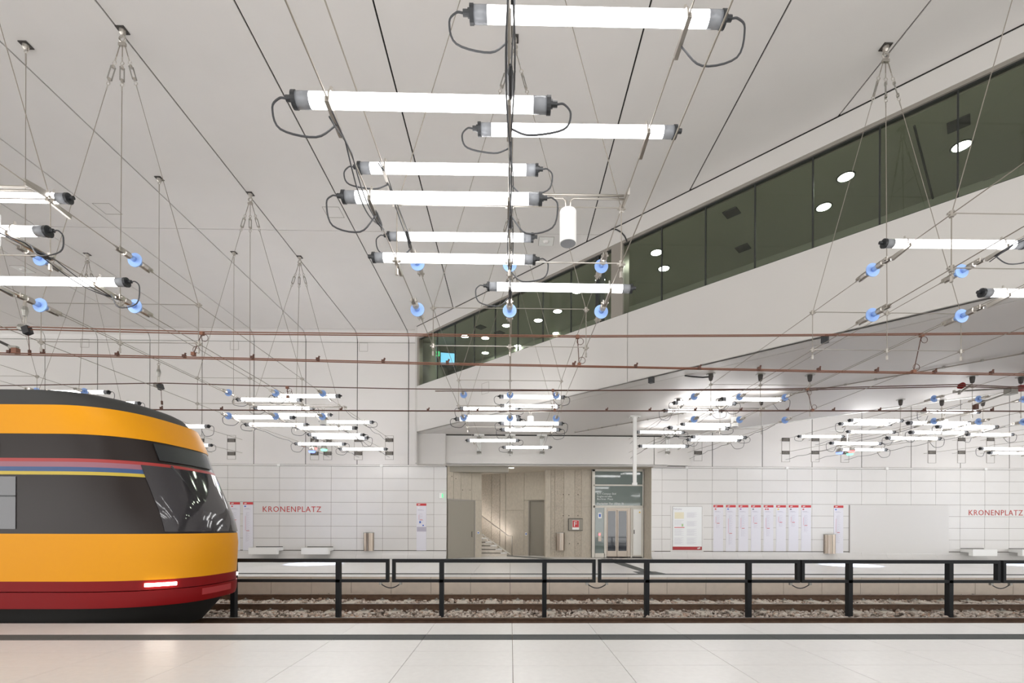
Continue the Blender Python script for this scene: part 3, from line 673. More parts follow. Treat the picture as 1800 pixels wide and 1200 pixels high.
# timetable case
a = at(1179, 969, YW-.03); b = at(1237, 888.5, YW-.03); Y = YW-.03
t = thing('timetable_case', (a.x, YW, a.z), 'large framed timetable poster with red foot band, right of the lift', 'poster')
MB().box(a.x, b.x, Y+.01, YW, a.z, b.z).build('case', M_tile, t)
a = at(1182.5, 966, YW-.03); b = at(1233.8, 890.3, YW-.03); w_ = b.x-a.x; h_ = b.z-a.z
MB().box(a.x-.015, b.x+.015, Y, Y+.01, a.z-.015, b.z+.015).build('rim', M_frame, t)
MB().box(a.x, b.x, Y-.004, Y, a.z, b.z).build('sheet', M_paper2, t)
ft = MB().box(a.x, b.x, Y-.007, Y-.004, a.z, a.z+h_*.075).build('red_foot', M_dred, t)
MB().tube([(b.x-.2, Y-.009, a.z+.06), (b.x-.08, Y-.009, a.z+.09)], .03, 6).build('logo', M_text, ft)
text('Fahrplan', Vector((a.x+.04, Y-.006, b.z-.14)), .36, .075, M_line, t, 'lettering', .004)
g = MB()
for (u0, u1, v0, v1, n) in ((.05,.38,.12,.28,0), (.05,.38,.32,.45,6), (.48,.83,.14,.26,9), (.48,.83,.34,.46,9), (.05,.38,.52,.68,10), (.48,.83,.52,.68,10), (.05,.38,.72,.88,10), (.48,.83,.72,.88,10)):
    for k in range(n):
        z = b.z-h_*(v0+(v1-v0)*k/n); g.box(a.x+w_*u0, a.x+w_*(u1-.05*(k % 3)), Y-.006, Y-.004, z-.006, z)
g.build('small_print', M_line, t)
M_map = mat('print_map', (228,222,196), .5); M_green2 = mat('print_green', (170,200,150), .5)
MB().box(a.x+w_*.06, a.x+w_*.38, Y-.006, Y-.004, b.z-h_*.28, b.z-h_*.13).build('area_map', M_map, t)
MB().box(a.x+w_*.3, a.x+w_*.36, Y-.006, Y-.004, b.z-h_*.46, b.z-h_*.40).build('green_mark', M_green2, t)
MB().box(a.x+w_*.05, a.x+w_*.4, Y-.007, Y-.004, b.z-h_*.49, b.z-h_*.475).build('red_bar', M_red, t)
# blank panel
a = at(1494, 971, YW-.03); b = at(1668, 888, YW-.03)
o = MB().box(a.x, b.x, YW-.03, YW, a.z, b.z).build('blank_panel', M_blank)
MB().box(a.x-.03, a.x-.002, YW-.03, YW, a.z, b.z).build('side_gap', M_frame, o)
tag(o, 'large blank light grey wall panel left of the right station lettering', 'panel')

# ================================================================== RAILING
YR = 10.25
def rx(px, py=1000): return at(px, py, YR).x
zt1 = at(900, 982.5, YR).z; zt0 = at(900, 988.5, YR).z; zb1 = at(900, 1018, YR).z; zb0 = at(900, 1023, YR).z
secs = [(-60, 321, [48, 229], 'hidden behind the tram'), (328, 684, [411, 595], 'left, ending beside the left bin posters'), (690, 1046.5, [776.5, 957], 'in the middle, before the staircase'), (1051.5, 1404, [1137, 1316], 'right of the middle, before the lift'), (1407.5, 1755, [1493, 1669], 'right, before the blank panel'), (1760, 2110, [1844, 2020], 'at the right edge of the photo')]
for x0, x1, posts, w in secs:
    X0, X1 = rx(x0), rx(x1)
    t = thing('railing_section', ((X0+X1)/2, YR, -.5), 'anthracite steel railing section between the tracks, ' + w, 'railing', None)
    MB().box(X0, X1, YR-.05, YR+.05, zt0, zt1).build('top_rail', M_rail, t)
    MB().box(X0, X1, YR-.05, YR+.05, zb0, zb1).build('lower_rail', M_rail, t)
    for e in (X0, X1-.06): MB().box(e, e+.06, YR-.05, YR+.05, zb1, zt0).build('end_post', M_rail, t)
    for px in posts:
        x = rx(px); MB().box(x-.045, x+.045, YR-.05, YR+.07, -.56, zt0).build('post', M_rail, t)
for px, w in ((324.5, 'beside the tram'), (687, 'left of the middle section'), (1049, 'below the lift'), (1406, 'below the steel bin'), (1757.5, 'near the right edge')):
    x = rx(px); pts = [(x-.21+.42*i/10, YR-.02, zb0-.03-.09*math.sin(PI*i/10)) for i in range(11)]
    t = thing('bonding_cable', (x, YR, zb0), 'short black cable loop linking two railing sections, ' + w, 'cable', 'cable loops under the railing')
    MB().tube(pts, .011, 6).build('loop', M_black, t, True)
    for s_ in (-.21, .21): MB().box(x+s_-.025, x+s_+.025, YR-.045, YR+.01, zb0-.05, zb0+.0).build('terminal', M_iron, t)

# ================================================================== OVERHEAD LINE
def wirepts(lst, Y): return [at(px, py, Y) for px, py in lst]
Y1, Y2 = 8.68, 11.9
def wire(name, lists, Y, r, m, label, clips=(), cl_z=.03):
    t = thing(name, at(lists[0][0][0], lists[0][0][1], Y), label, 'wire')
    for k, l in enumerate(lists):
        p = wirepts(l, Y+(k*.03)); p = [p[0]+(p[0]-p[1]).normalized()*4] + p + [p[-1]+(p[-1]-p[-2]).normalized()*6]
        MB().tube(p, r, 6).build('strand', m, t)
    for px, py in clips:
        v = at(px, py, Y); MB().box(v.x-.022, v.x+.03, Y-.02, Y+.03, v.z-.02, v.z+.03).tube([(v.x+.01, Y, v.z), (v.x+.035, Y, v.z+.06)], .016, 5).build('clip', M_copperd, t)
    return t
wire('messenger_wire', [[(0,575.5),(56,574.5),(355,583),(1015,589.8),(1340,588.3),(1800,584.5)], [(0,579.2),(60,579.2),(355,586.6),(1015,592.3),(1340,590.6),(1800,587)]], Y1, .0105, M_copper, 'uppermost doubled copper wire crossing the whole hall above the near track')
wire('contact_wire', [[(0,620),(450,629.8),(750,637.4),(1100,644),(1450,651.5),(1800,656.8)], [(0,623),(450,632.4),(750,640),(1100,646),(1450,653.8),(1800,659.4)]], Y1, .0105, M_copper, 'doubled copper contact wire above the near track, second wire from the top',
     [(15,618.5),(74,619.5),(205,623),(323,626),(443,628.5),(558,631.5),(673,635),(786,637),(1008,640.5),(1117,643.5),(1229,646.5),(1334,648),(1439,649.5),(1541,651.5),(1643,653.5),(1743,655)])
wire('messenger_wire', [[(0,677.5),(285,673),(450,677.5),(700,683),(1050,686),(1400,682.8),(1690,675.5),(1776,679.5),(1800,680)], [(1050,686.2),(1400,685.2),(1690,679),(1776,682),(1800,682.5)]], Y2, .012, M_copperd, 'dark copper wire above the far track, third wire from the top')
wire('contact_wire', [[(0,718),(350,720.3),(750,722),(1450,721.8),(1800,722.5)]], Y2, .016, M_copperd, 'dark copper contact wire above the far track, lowest of the wires',
     [(283,717.3),(389,718.5),(599,720),(752,720.5),(839,720.5),(1066,720.5),(1142,720.5),(1222,720.5),(1302,720.5),(1384,720.5),(1465,720.5),(1546,720.5),(1625,720),(1744,720)])
for (x0, y0, x1, y1, Y, w) in ((355,586,340,622,Y1,'at the left, above the tram front'), (1015,592,1018,641,Y1,'right of the centre wire, before the bridge'), (1620,589,1606,653,Y1,'at the right, before the soffit'), (1419,684,1428,721,Y2,'at the right, on the lower pair'), (505,681,506,697,Y2,'left of centre, on the lower pair'), (972,686,975,721,Y2,'near the centre, on the lower pair')):
    a = at(x0, y0, Y); b = at(x1, y1, Y)
    t = thing('dropper', b, 'thin looped dropper rod between copper wires, ' + w, 'dropper', 'droppers between the overhead wires')
    MB().tube([a, b], .008, 5).build('rod', M_copperd, t); MB().ring(a+Vector((.05,0,-.08)), .06, .005, 'y').build('loop', M_copperd, t); MB().ring(b+Vector((.05,0,.08)), .06, .005, 'y').build('loop', M_copperd, t)
    MB().box(a.x-.03, a.x+.03, Y-.03, Y+.03, a.z-.03, a.z+.03).box(b.x-.03, b.x+.03, Y-.03, Y+.03, b.z-.03, b.z+.03).build('clamp', M_copper, t)

def plate(t, x, y, z=ZC):
    MB().obox((x, y, z-.008), (.075,0,0), (0,.075,0), (0,0,.008)).build('anchor_plate', M_plate, t)
    MB().tube([(x, y, z-.016), (x, y, z-.07), (x, y, z-.10)], [.055, .045, .02], 10).build('anchor_bolt', M_steel, t)
def turnbuckle(mb_s, mb_c, p, q):     # p top, q bottom, along a wire
    d = (q-p).normalized()
    s = d.orthogonal().normalized()*.028
    mb_c.tube([p+d*.18+s, p+d*.42+s], .010, 5).tube([p+d*.18-s, p+d*.42-s], .010, 5)
    mb_s.tube([p+d*.16, p+d*.21], .024, 6).tube([p+d*.39, p+d*.44], .024, 6)
    mb_s.ring(p+d*.11, .03, .008, 'y', 8, 4).ring(p+d*.49, .028, .008, 'y', 8, 4); mb_s.tube([p, p+d*.08], .01, 5).tube([p+d*.52, p+d*.60], .010, 5)
ZTOP, ZBOT = 5.15, 4.50
# hangers that carry the catenary
def cat_hanger(x, y, zw, Y, label, ins=True, pxy=None):
    t = thing('catenary_hanger', (x, y, ZC), label, 'hanger')
    plate(t, x, y)
    e = Vector((x, y, zw)); top = Vector((x, y, ZC-.12))
    MB().ring(top, .03, .009, 'y', 8, 4).tube([top-Vector((0,0,.04)), top-Vector((0,0,.22))], .014, 5).build('shackle', M_steel, t)
    MB().tube([top-Vector((0,0,.2)), e], .006, 5).build('wire', M_wire, t)
    if ins:
        MB().ring(e, .035, .009, 'y', 8, 4).tube([e-Vector((0,0,.03)), e-Vector((0,0,.13))], [.02, .035], 6).build('shackle', M_steel, t)
        MB().tube([e-Vector((0,0,.13)), e-Vector((0,0,.2)), e-Vector((0,0,.3))], [.035, .05, .03], 8).build('insulator', M_iron, t)
        MB().tube([e+Vector((-.02,0,-.3)), e+Vector((-.03,0,-.44))], .012, 5).tube([e+Vector((.02,0,-.3)), e+Vector((.01,0,-.44))], .012, 5).build('turnbuckle', M_steel, t)
        MB().tube([e+Vector((-.09,0,-.5)), e+Vector((.07,0,-.54))], .06, 8).build('clamp', M_iron, t)
        MB().obox(e+Vector((.06,-.02,-.56)), (.05,0,.02), (0,.05,0), (-.02,0,.06)).build('block', M_black, t)
        MB().tube([e+Vector((.06,0,-.6)), e+Vector((.08,0,-.95))], .006, 5).tube([e+Vector((.08,0,-.9)), e+Vector((.085,0,-.99))], .025, 6).build('stay', M_copperd, t)
    else:
        MB().tube([e, e-Vector((0,0,.16))], .028, 6).build('end_fitting', M_steel, t)
    return t
cat_hanger(-8.6, 8.72, at(62,526,8.72).z, Y1, 'single ceiling hanger at the far left with grey insulator holding the near wires')
cat_hanger(-8.62, 12.0, at(289,640,12.0).z, Y2, 'single ceiling hanger with insulator holding the far wires above the tram')
cat_hanger(-8.62, 15.2, at(414,700,15.2).z, 0, 'single thin ceiling hanger ending in a small fitting, right of the tram roof', False)
# cantilever arms at the right, registration arm at the left
v = at(1776, 690, 12.3); a = at(1715, 712, 11.9); b = at(1830, 680, 12.9)
t = thing('cantilever_arm', v, 'grey steel cantilever arm with dark red insulators at the right edge, steadying the far wires', 'cantilever')
MB().tube([at(1712,712,11.9), at(1768,692,12.1), at(1782,687,12.3)], .02, 7).build('steady_arm', M_iron, t)
MB().tube([at(1690,687,12.2), at(1735,684.5,12.2), at(1778,682,12.3)], .02, 7).build('strut', M_iron, t)
MB().tube([at(1676,689,12.1), at(1690,688,12.1), at(1707,676,12.2)], .026, 7).tube([at(1677,691,12.1), at(1677,686,12.1)], .03, 7).tube([at(1686,693,12.1), at(1687,686,12.1)], .03, 7).build('bracket', M_iron, t)
MB().tube([at(1684,681,12.15), at(1688,679,12.15), at(1693,676.5,12.15), at(1696,676,12.15)], [.03,.075,.075,.03], 10).build('insulator', M_tred, t)
MB().tube([at(1787,683,12.3), at(1792,682.5,12.4), at(1800,682,12.5), at(1830,680,12.9)], [.04,.085,.085,.085], 10).build('insulator', M_tred, t)
MB().box(v.x-.08, v.x+.1, 12.2, 12.4, v.z-.05, v.z+.14).build('joint', M_iron, t)
q = at(1716, 715, 11.9); MB().box(q.x-.06, q.x+.03, 11.86, 11.94, q.z-.06, q.z+.06).build('wire_clamp', M_copperd, t)
t = thing('registration_arm', at(20,610,8.7), 'dark rod with copper clamp reaching in from the left edge to the near contact wire', 'arm')
MB().tube([at(-60,575,8.5), at(0,600.5,8.68), at(18,609,8.7)], .024, 7).build('rod', M_plate, t)
q = at(24, 611, 8.7); MB().obox(q, (.07,0,-.005), (0,.03,0), (0,0,.03)).build('fitting', M_iron, t); q = at(28,617,8.7); MB().box(q.x-.05, q.x+.04, 8.66, 8.74, q.z-.04, q.z+.05).build('wire_clamp', M_copper, t)

# ================================================================== LIGHTING CABLE RUNS
CH = {'far left': -13.2, 'left': -6.6, 'centre': -.02, 'right': 6.54, 'far right': 13.5, 'rightmost': 20.1}
DX = 1.31
ins_d = MB().tube([(0,-.006,0),(0,.006,0)], .098, 24).mesh('disc', M_disc)
mb = MB()
for s_ in (-1, 1): mb.tube([(0,s_*.02,0),(0,s_*.10,0)], .036, 8)
ins_b = mb.mesh('core', M_disc, True)
mb = MB()
for s_ in (-1, 1): mb.tube([(0,s_*.09,0),(0,s_*.11,0),(0,s_*.2,0),(0,s_*.215,0)], [.034,.046,.046,.03], 8); mb.box(-.032,-.018,min(s_*.21,s_*.3),max(s_*.21,s_*.3),-.03,.03).box(.018,.032,min(s_*.21,s_*.3),max(s_*.21,s_*.3),-.03,.03); mb.tube([(-.05,s_*.27,0),(.05,s_*.27,0)], .014, 6); mb.tube([(0,s_*.25,0),(0,s_*.36,0)], [.02,.010], 6)
ins_f = mb.mesh('fork_fitting', M_steel)
for cn, cx_ in CH.items():
    for k, side in ((-1,'left'), (0,'middle'), (1,'right')):
        x = cx_+k*DX
        yend = 20.95 if (cn == 'centre') else YW-.01
        for z, lv in ((ZTOP,'upper'), (ZBOT,'lower')):
            if x > S0+30: continue
            t = thing('lamp_cable', (x, yend, z), '%s %s steel cable of the %s lamp run, with blue disc insulators' % (lv, side, cn), 'cable')
            z2 = z+.05+(.07 if z == ZBOT else 0) + max(0, (x+8)*.006)
            xe = x*(1-.012)+.0
            MB().tube([(x,-6,z), (x,6.6,z)], .0065, 5).tube([(x,7.2,z),(x,13.4,z)], .0055, 5).tube([(x,14.0,z),(x,15.0,z),(xe,yend,z2)], .0065, 5).build('wire', M_wire, t)
            for y in (6.9, 13.7):
                i_ = inst('insulator', ins_d, t, (0, y-yend, 0)); inst('core', ins_b, i_); inst('fork_fitting', ins_f, i_)
# hangers of the lamp runs
def hanger(cn, ya, yf, anchored, label, dxa=0, wires=True, single=False):
    cx_ = CH[cn]; xa = round(cx_/2.25)*2.25 if cn != 'far right' else cx_
    xa = cx_-.08 if cn in ('left','far left') else cx_+.06
    A = Vector((xa, ya, ZC-.2))
    t = thing('cable_hanger', (xa, ya, ZC), label, 'hanger')
    plate(t, xa, ya)
    ms, mc, mw = MB(), MB(), MB()
    ms.ring((xa, ya, ZC-.16), .05, .016, 'y', 10, 5)
    ms.box(xa-.06, xa+.06, ya-.02, ya+.02, ZC-.28, ZC-.23)
    nodes = [Vector((cx_+k*DX, yf, ZTOP)) for k in (-1,0,1)]
    A2 = Vector((xa, ya, ZC-.26))
    for k, nd in enumerate(nodes):
        st_ = A2+Vector(((k-1)*.04,0,0)); d = (nd-st_).normalized()
        turnbuckle(ms, mc, st_+d*.22, nd); mw.tube([st_, st_+d*.24], .008, 5)
        mw.tube([st_+d*.8, nd], .0055 if k != 1 else .007, 5)
    ms.build('shackle', M_steel, t); mc.build('turnbuckle', M_iron, t); mw.build('wire', M_wire, t)
    return frame(t, cx_, yf)
def frame(t, cx_, yf):
    for z in (ZTOP, ZBOT): MB().tube([(cx_-DX, yf, z+.01), (cx_+DX, yf, z+.01)], .0075, 6).build('spreader_rod', M_steel, t)
    for k in (-1, 0, 1):
        x = cx_+k*DX
        MB().tube([(x, yf, ZTOP), (x, yf, ZBOT-.12)], .006, 5).build('drop_wire', M_wire, t)
        MB().tube([(x,yf,ZTOP-.035),(x,yf,ZTOP+.035)], .028, 7).tube([(x-.05,yf,ZTOP),(x+.05,yf,ZTOP)], .016, 6).tube([(x,yf,ZBOT-.035),(x,yf,ZBOT+.035)], .028, 7).tube([(x-.05,yf,ZBOT),(x+.05,yf,ZBOT)], .016, 6).tube([(x,yf,ZBOT-.16),(x,yf,ZBOT-.09)], .018, 6).build('cross_clamp', M_steel, t)
    return t
for cn in ('left', 'centre', 'right', 'far left'):
    hanger(cn, 5.72, 5.65, True, 'nearest ceiling hanger of the %s lamp run, wires fanning to three cables' % cn)
    hanger(cn, 8.42, 8.29, True, 'second ceiling hanger of the %s lamp run with three turnbuckles' % cn)
    if cn != 'right':
        hanger(cn, 12.5, 12.36, True, 'third ceiling hanger of the %s lamp run with three turnbuckles' % cn)
        hanger(cn, 15.4, 15.0, True, 'fourth ceiling hanger of the %s lamp run, nearest the back wall' % cn)
def soffit_hanger(cn, yf, label, ks=(-1,0,1)):
    cx_ = CH[cn]; t = thing('soffit_hanger', (cx_, yf, ZB), label, 'hanger')
    for k in ks:
        x = cx_+k*DX
        MB().tube([(x, yf, ZB-.012), (x, yf, ZB)], .12, 14).build('ceiling_disc', M_iron, t)
        MB().tube([(x, yf, ZB-.012), (x, yf, ZB-.06), (x, yf, ZB-.16), (x, yf, ZB-.18)], [.06,.06,.045,.02], 10).build('rubber_cone', M_plate, t)
        MB().tube([(x, yf, ZB-.18), (x, yf, ZTOP)], .008, 5).build('rod', M_wire, t)
    frame(t, cx_, yf)
soffit_hanger('right', 12.55, 'hanger frame of the right lamp run hung from three dark cones on the soffit')
soffit_hanger('far right', 12.55, 'hanger frame of the far right lamp run hung from dark cones near the red insulator')
soffit_hanger('right', 15.0, 'hanger frame of the right lamp run deeper under the soffit')
soffit_hanger('far right', 14.9, 'hanger frame of the far right lamp run under the rear edge of the soffit')
# soffit cable with clips and short black hose
a = onz(1011, 760, ZB-.03); b = onz(1205, 725, ZB-.03); c_ = onz(1800, 621, ZB-.03)
t = thing('soffit_conduit', b, 'long thin grey conduit clipped diagonally along the bridge soffit', 'conduit')
e = (c_-b).normalized()
MB().tube([a, b, c_, c_+e*3], .016, 6).build('pipe', M_frame, t)
for k in range(22):
    q = a+(c_-a)*(k/19); MB().box(q.x-.025, q.x+.025, q.y-.025, q.y+.025, q.z-.02, ZB).build('pipe_clip', M_iron, t)
a = onsum(1206, 660, S0+.3); 
t = thing('black_hose', onz(1230,662,ZB-.05), 'short black hose from the bridge edge to the first soffit cone', 'cable')
MB().tube([onz(1204,660,ZB-.02), onz(1215,661.5,ZB-.03), onz(1235,663,ZB-.04), onz(1254,661.5,ZB-.05)], .02, 6).build('hose', M_black, t, True)
for px, py, w in ((1145, 668, 'left one'), (1450, 596.5, 'right one')):
    v = onsum(px, py, S0-.05); t = thing('edge_sensor', v, 'small black box on the lower bridge edge, ' + w, 'sensor')
    MB().obox(v, (.045,-.045,0), (.04,.04,0), (0,0,.075)).build('body', M_cap, t); MB().obox(v+Vector((.03,.03,.02)), (.02,-.02,0), (.03,.03,0), (0,0,.02)).build('bracket', M_iron, t)
# arc cable at the fascia
pts = [onsum(x, y, S0-.02) for x, y in ((1075,402),(1084,403.5),(1092,408),(1098,415),(1102,424))]
tag(MB().tube(pts, .018, 6).build('fascia_cable', M_black, None, True), 'short black cable arc on the white fascia above the glass', 'cable')

# ================================================================== LAMP TUBES
LT = 1.90
m_tube = MB().tube([(-.825,0,0),(.825,0,0)], .052, 20).mesh('lamp_tube', M_tube, True)
for s_ in (1,): m_slv = MB().tube([(.82,0,0),(.925,0,0)], .055, 20).mesh('end_sleeve', M_sleeve, True)
m_cap = MB().tube([(.92,0,0),(.95,0,0)], .060, 18).tube([(.95,0,.01),(.965,0,.01)], .03, 8).tube([(.965,0,.01),(1.0,0,.01)], .022, 8).mesh('end_cap', M_cap)
mb = MB(); mb.ring((0,0,0), .060, .008, 'x', 14, 4); mb.obox((0,.06,-.075), (.016,0,0), (0,.15,-.012), (0,.003,.022)); mb.tube([(0,0,.06),(0,0,.10)], .012, 5)
m_clp = mb.mesh('clamp', M_steel)
def loop_mesh(s_, drop, back):
    P0 = Vector((s_*1.0,0,.01)); P1 = Vector((s_*(1.0+.10),.0,-.02)); P2 = Vector((s_*(1.0+.05),.02,-drop)); P3 = Vector((s_*(.80),.05,-drop*1.15)); P4 = Vector((s_*.66,.1,-back))
    cps = [P0, P0+Vector((s_*.05,0,0)), P1+Vector((0,0,-.04)), P2, P3, P4]
    pts = []
    ext = [cps[0]*2-cps[1]]+cps+[cps[-1]*2-cps[-2]]
    for i in range(1, len(ext)-2):
        p0, p1, p2, p3 = ext[i-1:i+3]
        for k in range(5):
            u = k/5; pts.append(.5*((2*p1)+(p2-p0)*u+(2*p0-5*p1+4*p2-p3)*u*u+(3*p1-p0-3*p2+p3)*u**3))
    pts.append(cps[-1])
    return MB().tube(pts, .0078, 6).mesh('power_cable', M_cable, True)
loops = {(s_, v_): loop_mesh(s_, d, bk) for s_ in (-1, 1) for v_, (d, bk) in enumerate(((.20,.09), (.26,.11), (.16,.10)))}
# x left, x right (photo), y, level, flags for cable loops
LAMPS = [
 ('centre',825,1277,30,1,'LR'),('centre',515,970,180.5,0,'LR'),('centre',840,1190,230,1,'L'),('centre',630,947,297,1,'LR'),('centre',603,953,348,0,'LR'),('centre',682,938,416.5,1,'L'),('centre',656,941,454.5,0,'R'),('centre',858,1110,505.5,0,'L'),
 ('left',-195,145,346,1,''),('left',-232,85,404.5,0,'LR'),('left',-40,225,494.5,0,'R'),
 ('right',1552,1800,429,1,'R'),('right',1720,1975,515.5,0,'R'),
 ('left',483,597,695.7,1,'L'),('left',417,530,702.5,1,'L'),('left',447,552,717,1,'LR'),('left',483,583,729,1,''),('left',400,518,733,0,'L'),('left',432,541,746.3,0,'L'),('left',562,657,741.5,1,'R'),('left',521,626,752,0,'L'),('left',541,641,764,0,'R'),('left',550,649,769,0,'R'),('left',518,608,780,0,'LR'),('left',596,681,789,0,'L'),
 ('centre',878,992.5,697.5,1,'LR'),('centre',879,987,713.5,1,'L'),('centre',808,912,718.4,1,'LR'),('centre',816,913,732.4,1,''),('centre',800,916,737,0,'LR'),('centre',878,990,744,0,'LR'),('centre',880,985,755,0,'LR'),('centre',819,913.5,774,0,'R'),('centre',883.5,969,786,0,'L'),
 ('right',1268,1380,701.7,1,'LR'),('right',1183.5,1293.6,708.6,1,'LR'),('right',1166,1270,722,1,'LR'),('right',1197,1289,746,1,''),('right',1175,1281,752,0,'LR'),('right',1121,1201,759.5,1,'R'),('right',1215,1312,768.4,0,'LR'),('right',1208,1301,773,0,'LR'),('right',1123,1210,784,0,''),
 ('far right',1404,1482,767,1,'L'),('far right',1622,1720,723.5,1,'L'),('far right',1492,1587,739,1,''),('far right',1477,1565,745,1,'L'),('far right',1596,1705,743.5,0,''),('far right',1647,1753,750,0,'L'),('far right',1491,1571,759,1,'R'),('far right',1601,1698,760,0,'L'),('rightmost',1700,1780,763.5,1,'LR'),('far right',1560,1651,770,0,'LR'),('far right',1460,1548,779,0,'LR'),('far right',1478,1556,790,0,'R'),('rightmost',1720,1808,788.5,0,'L'),('rightmost',1736,1820,796,0,''),
 ('far left',78,186,689,1,'R'),('far left',152,230,708.5,1,'R'),('far left',272,356,749,0,'R'),('far left',290,368,782,0,'R'),
]
# lamps of the same runs above and behind the camera, outside the picture
info = []
for cn, x0, x1, y, lv, fl in LAMPS:
    z = (ZTOP if lv else ZBOT)+.05
    p = onz((x0+x1)/2, y, z)
    info.append([cn, p, lv, fl])
for cn in CH: 
    if cn in ('rightmost',): continue
    L_ = sorted([i for i in info if i[0] == cn], key=lambda i: i[1].y)
    for k, i in enumerate(L_): i.append(k)
nlamp = {}
for it in info:
    cn, p, lv, fl = it[:4]
    cx_ = CH[cn]; sl = 'left' if p.x < cx_ else 'right'
    yy = [j for j in info if j[0] == cn]; rank = sorted(yy, key=lambda j: j[1].y).index(it)
    lab = 'white tube lamp of the %s run, %s from the front, on %s cables' % (cn, ords[rank] if rank < len(ords) else 'last', 'upper' if lv else 'lower')
    t = thing('tube_lamp', p, lab, 'lamp', 'tube lamps on the cable runs')
    tilt = random.uniform(-.006, .006)
    t.rotation_euler = (0, tilt, 0)
    inst('lamp_tube', m_tube, t)
    inst('end_sleeve', m_slv, t); inst('end_sleeve', m_slv, t, rot=(0,0,PI))
    inst('end_cap', m_cap, t); inst('end_cap', m_cap, t, rot=(0,0,PI))
    mid = cx_ + (-.655 if p.x < cx_ else .655)
    for s_ in (-1, 1): inst('clamp', m_clp, t, (max(-.78, min(.78, (mid+s_*.655)-p.x)), 0, 0))
    if 'L' in fl: inst('power_cable', loops[(-1, random.randrange(3))], t)
    if 'R' in fl: inst('power_cable', loops[(1, random.randrange(3))], t)
for cn in ('far left', 'left', 'centre', 'right', 'far right'):
    for k, y in enumerate((2.3, 1.2, -.2, -1.6, -3.2)):
        lv = k % 2; side = -1 if k % 3 else 1
        if cn == 'centre' and y > 2: lv = 1
        p = Vector((CH[cn]+side*.655, y, (ZTOP if lv else ZBOT)+.05))
        t = thing('tube_lamp', p, 'tube lamp of the %s run above the near platform, %s towards the rear' % (cn, ords[k]), 'lamp', 'tube lamps on the cable runs')
        inst('lamp_tube', m_tube, t); inst('end_sleeve', m_slv, t); inst('end_sleeve', m_slv, t, rot=(0,0,PI)); inst('end_cap', m_cap, t); inst('end_cap', m_cap, t, rot=(0,0,PI))
        for s_ in (-1, 1): inst('clamp', m_clp, t, (s_*.655, 0, 0))
# power cables following the runs
def wavy(x, y0, y1, z, amp, seed, n=40):
    r_ = random.Random(seed); pts = []
    a, b, c2 = r_.uniform(0,6), r_.uniform(0,6), r_.uniform(2.0,3.2)
    for i in range(n+1):
        y = y0+(y1-y0)*i/n; pts.append((x+.02*math.sin(a+y*3.1), y, z-.02-amp*abs(math.sin(b+y*c2))))
    return pts
for cn, x, spans in (('centre', -.02, ((1.5,6.6,ZTOP,.09), (2.0,6.5,ZBOT,.06), (14.2,20.8,ZTOP,.06), (14.2,20.8,ZBOT,.05))), ('left', -7.91, ((14.2,21.2,ZTOP,.05), (14.2,21.2,ZBOT,.05))), ('left', -5.29, ((4.2,6.6,ZBOT,.10), (15.5,21.2,ZTOP,.06), (14.8,21.2,ZBOT,.05))), ('left', -6.6, ((14.2,21.2,ZBOT,.06), (1.5,6.5,ZBOT,.06))),
                     ('right', 5.23, ((14.2,21.2,ZTOP,.05), (14.2,21.2,ZBOT,.05))), ('right', 6.54, ((2.0,6.5,ZTOP,.07), (14.2,21.2,ZTOP,.06))), ('right', 7.85, ((14.2,21.2,ZBOT,.05),)), ('far right', 13.5, ((14.2,21.2,ZTOP,.05), (14.2,21.2,ZBOT,.05))), ('far right', 12.19, ((14.2,21.2,ZBOT,.05),)), ('far right', 14.81, ((14.2,21.2,ZBOT,.05),)), ('centre', -1.33, ((3.5,5.0,ZBOT,.14), (4.9,6.4,ZTOP,.10)))):
    for k, (y0, y1, z, amp) in enumerate(spans):
        side = 'middle' if abs(x-CH[cn]) < .3 else ('left' if x < CH[cn] else 'right')
        t = thing('power_lead', (x, y0, z), 'dark power lead tied along the %s %s cable of the %s run, %s stretch' % ('upper' if z == ZTOP else 'lower', side, cn, 'near' if y0 < 10 else 'far'), 'cable')
        MB().tube(wavy(x, y0, y1, z, amp, int(y0*10)+k), .0068, 5).build('lead', M_cable, t, True)
        if y0 < 10:
            MB().tube(wavy(x+.02, y0, y1, z, amp*.6, int(y0*7)+k+9), .006, 5).build('lead', M_cable, t, True)
            yy = y0+1.2
            while yy < y1: MB().tube([(x+.01, yy, z-.03), (x+.01, yy+.05, z-.035), (x+.01, yy+.2, z-.04), (x+.01, yy+.24, z-.04)], [.012,.022,.022,.012], 7).build('connector', M_black, t); yy += 1.5
# ---- pendant speakers on T rods
def pendant(px, ytop, ybot, w, Y, rodpx, rody, label):
    a = at(px, ytop, Y); b = at(px, ybot, Y); r = w/2*Y/F
    t = thing('pendant_cylinder', (a.x, Y, a.z), label, 'pendant')
    MB().tube([b, b+Vector((0,0,.008)), a-Vector((0,0,.01)), a], [r*.97, r, r, r*.94], 28).build('housing', M_white, t, False)
    MB().tube([b-Vector((0,0,.004)), b+Vector((0,0,.001))], r*.9, 24).build('diffuser', M_sleeve, t)
    rl = at(rodpx[0], rody, Y); rr = at(rodpx[1], rody, Y); zc = rl.z
    MB().tube([(rl.x, Y, zc+.02), (rr.x, Y, zc+.02)], .014, 8).tube([(rl.x, Y, zc-.02), (a.x-.06, Y, zc-.02), (a.x-.025, Y, zc-.05), (a.x-.025, Y, a.z)], .012, 7).tube([(rr.x, Y, zc-.02), (a.x+.06, Y, zc-.02), (a.x+.025, Y, zc-.05), (a.x+.025, Y, a.z)], .012, 7).build('t_rod', M_steel, t, True)
    MB().obox((rr.x+.02, Y, zc), (.012,0,0), (0,.14,.02), (0,-.006,.035)).build('rod_bracket', M_steel, t)
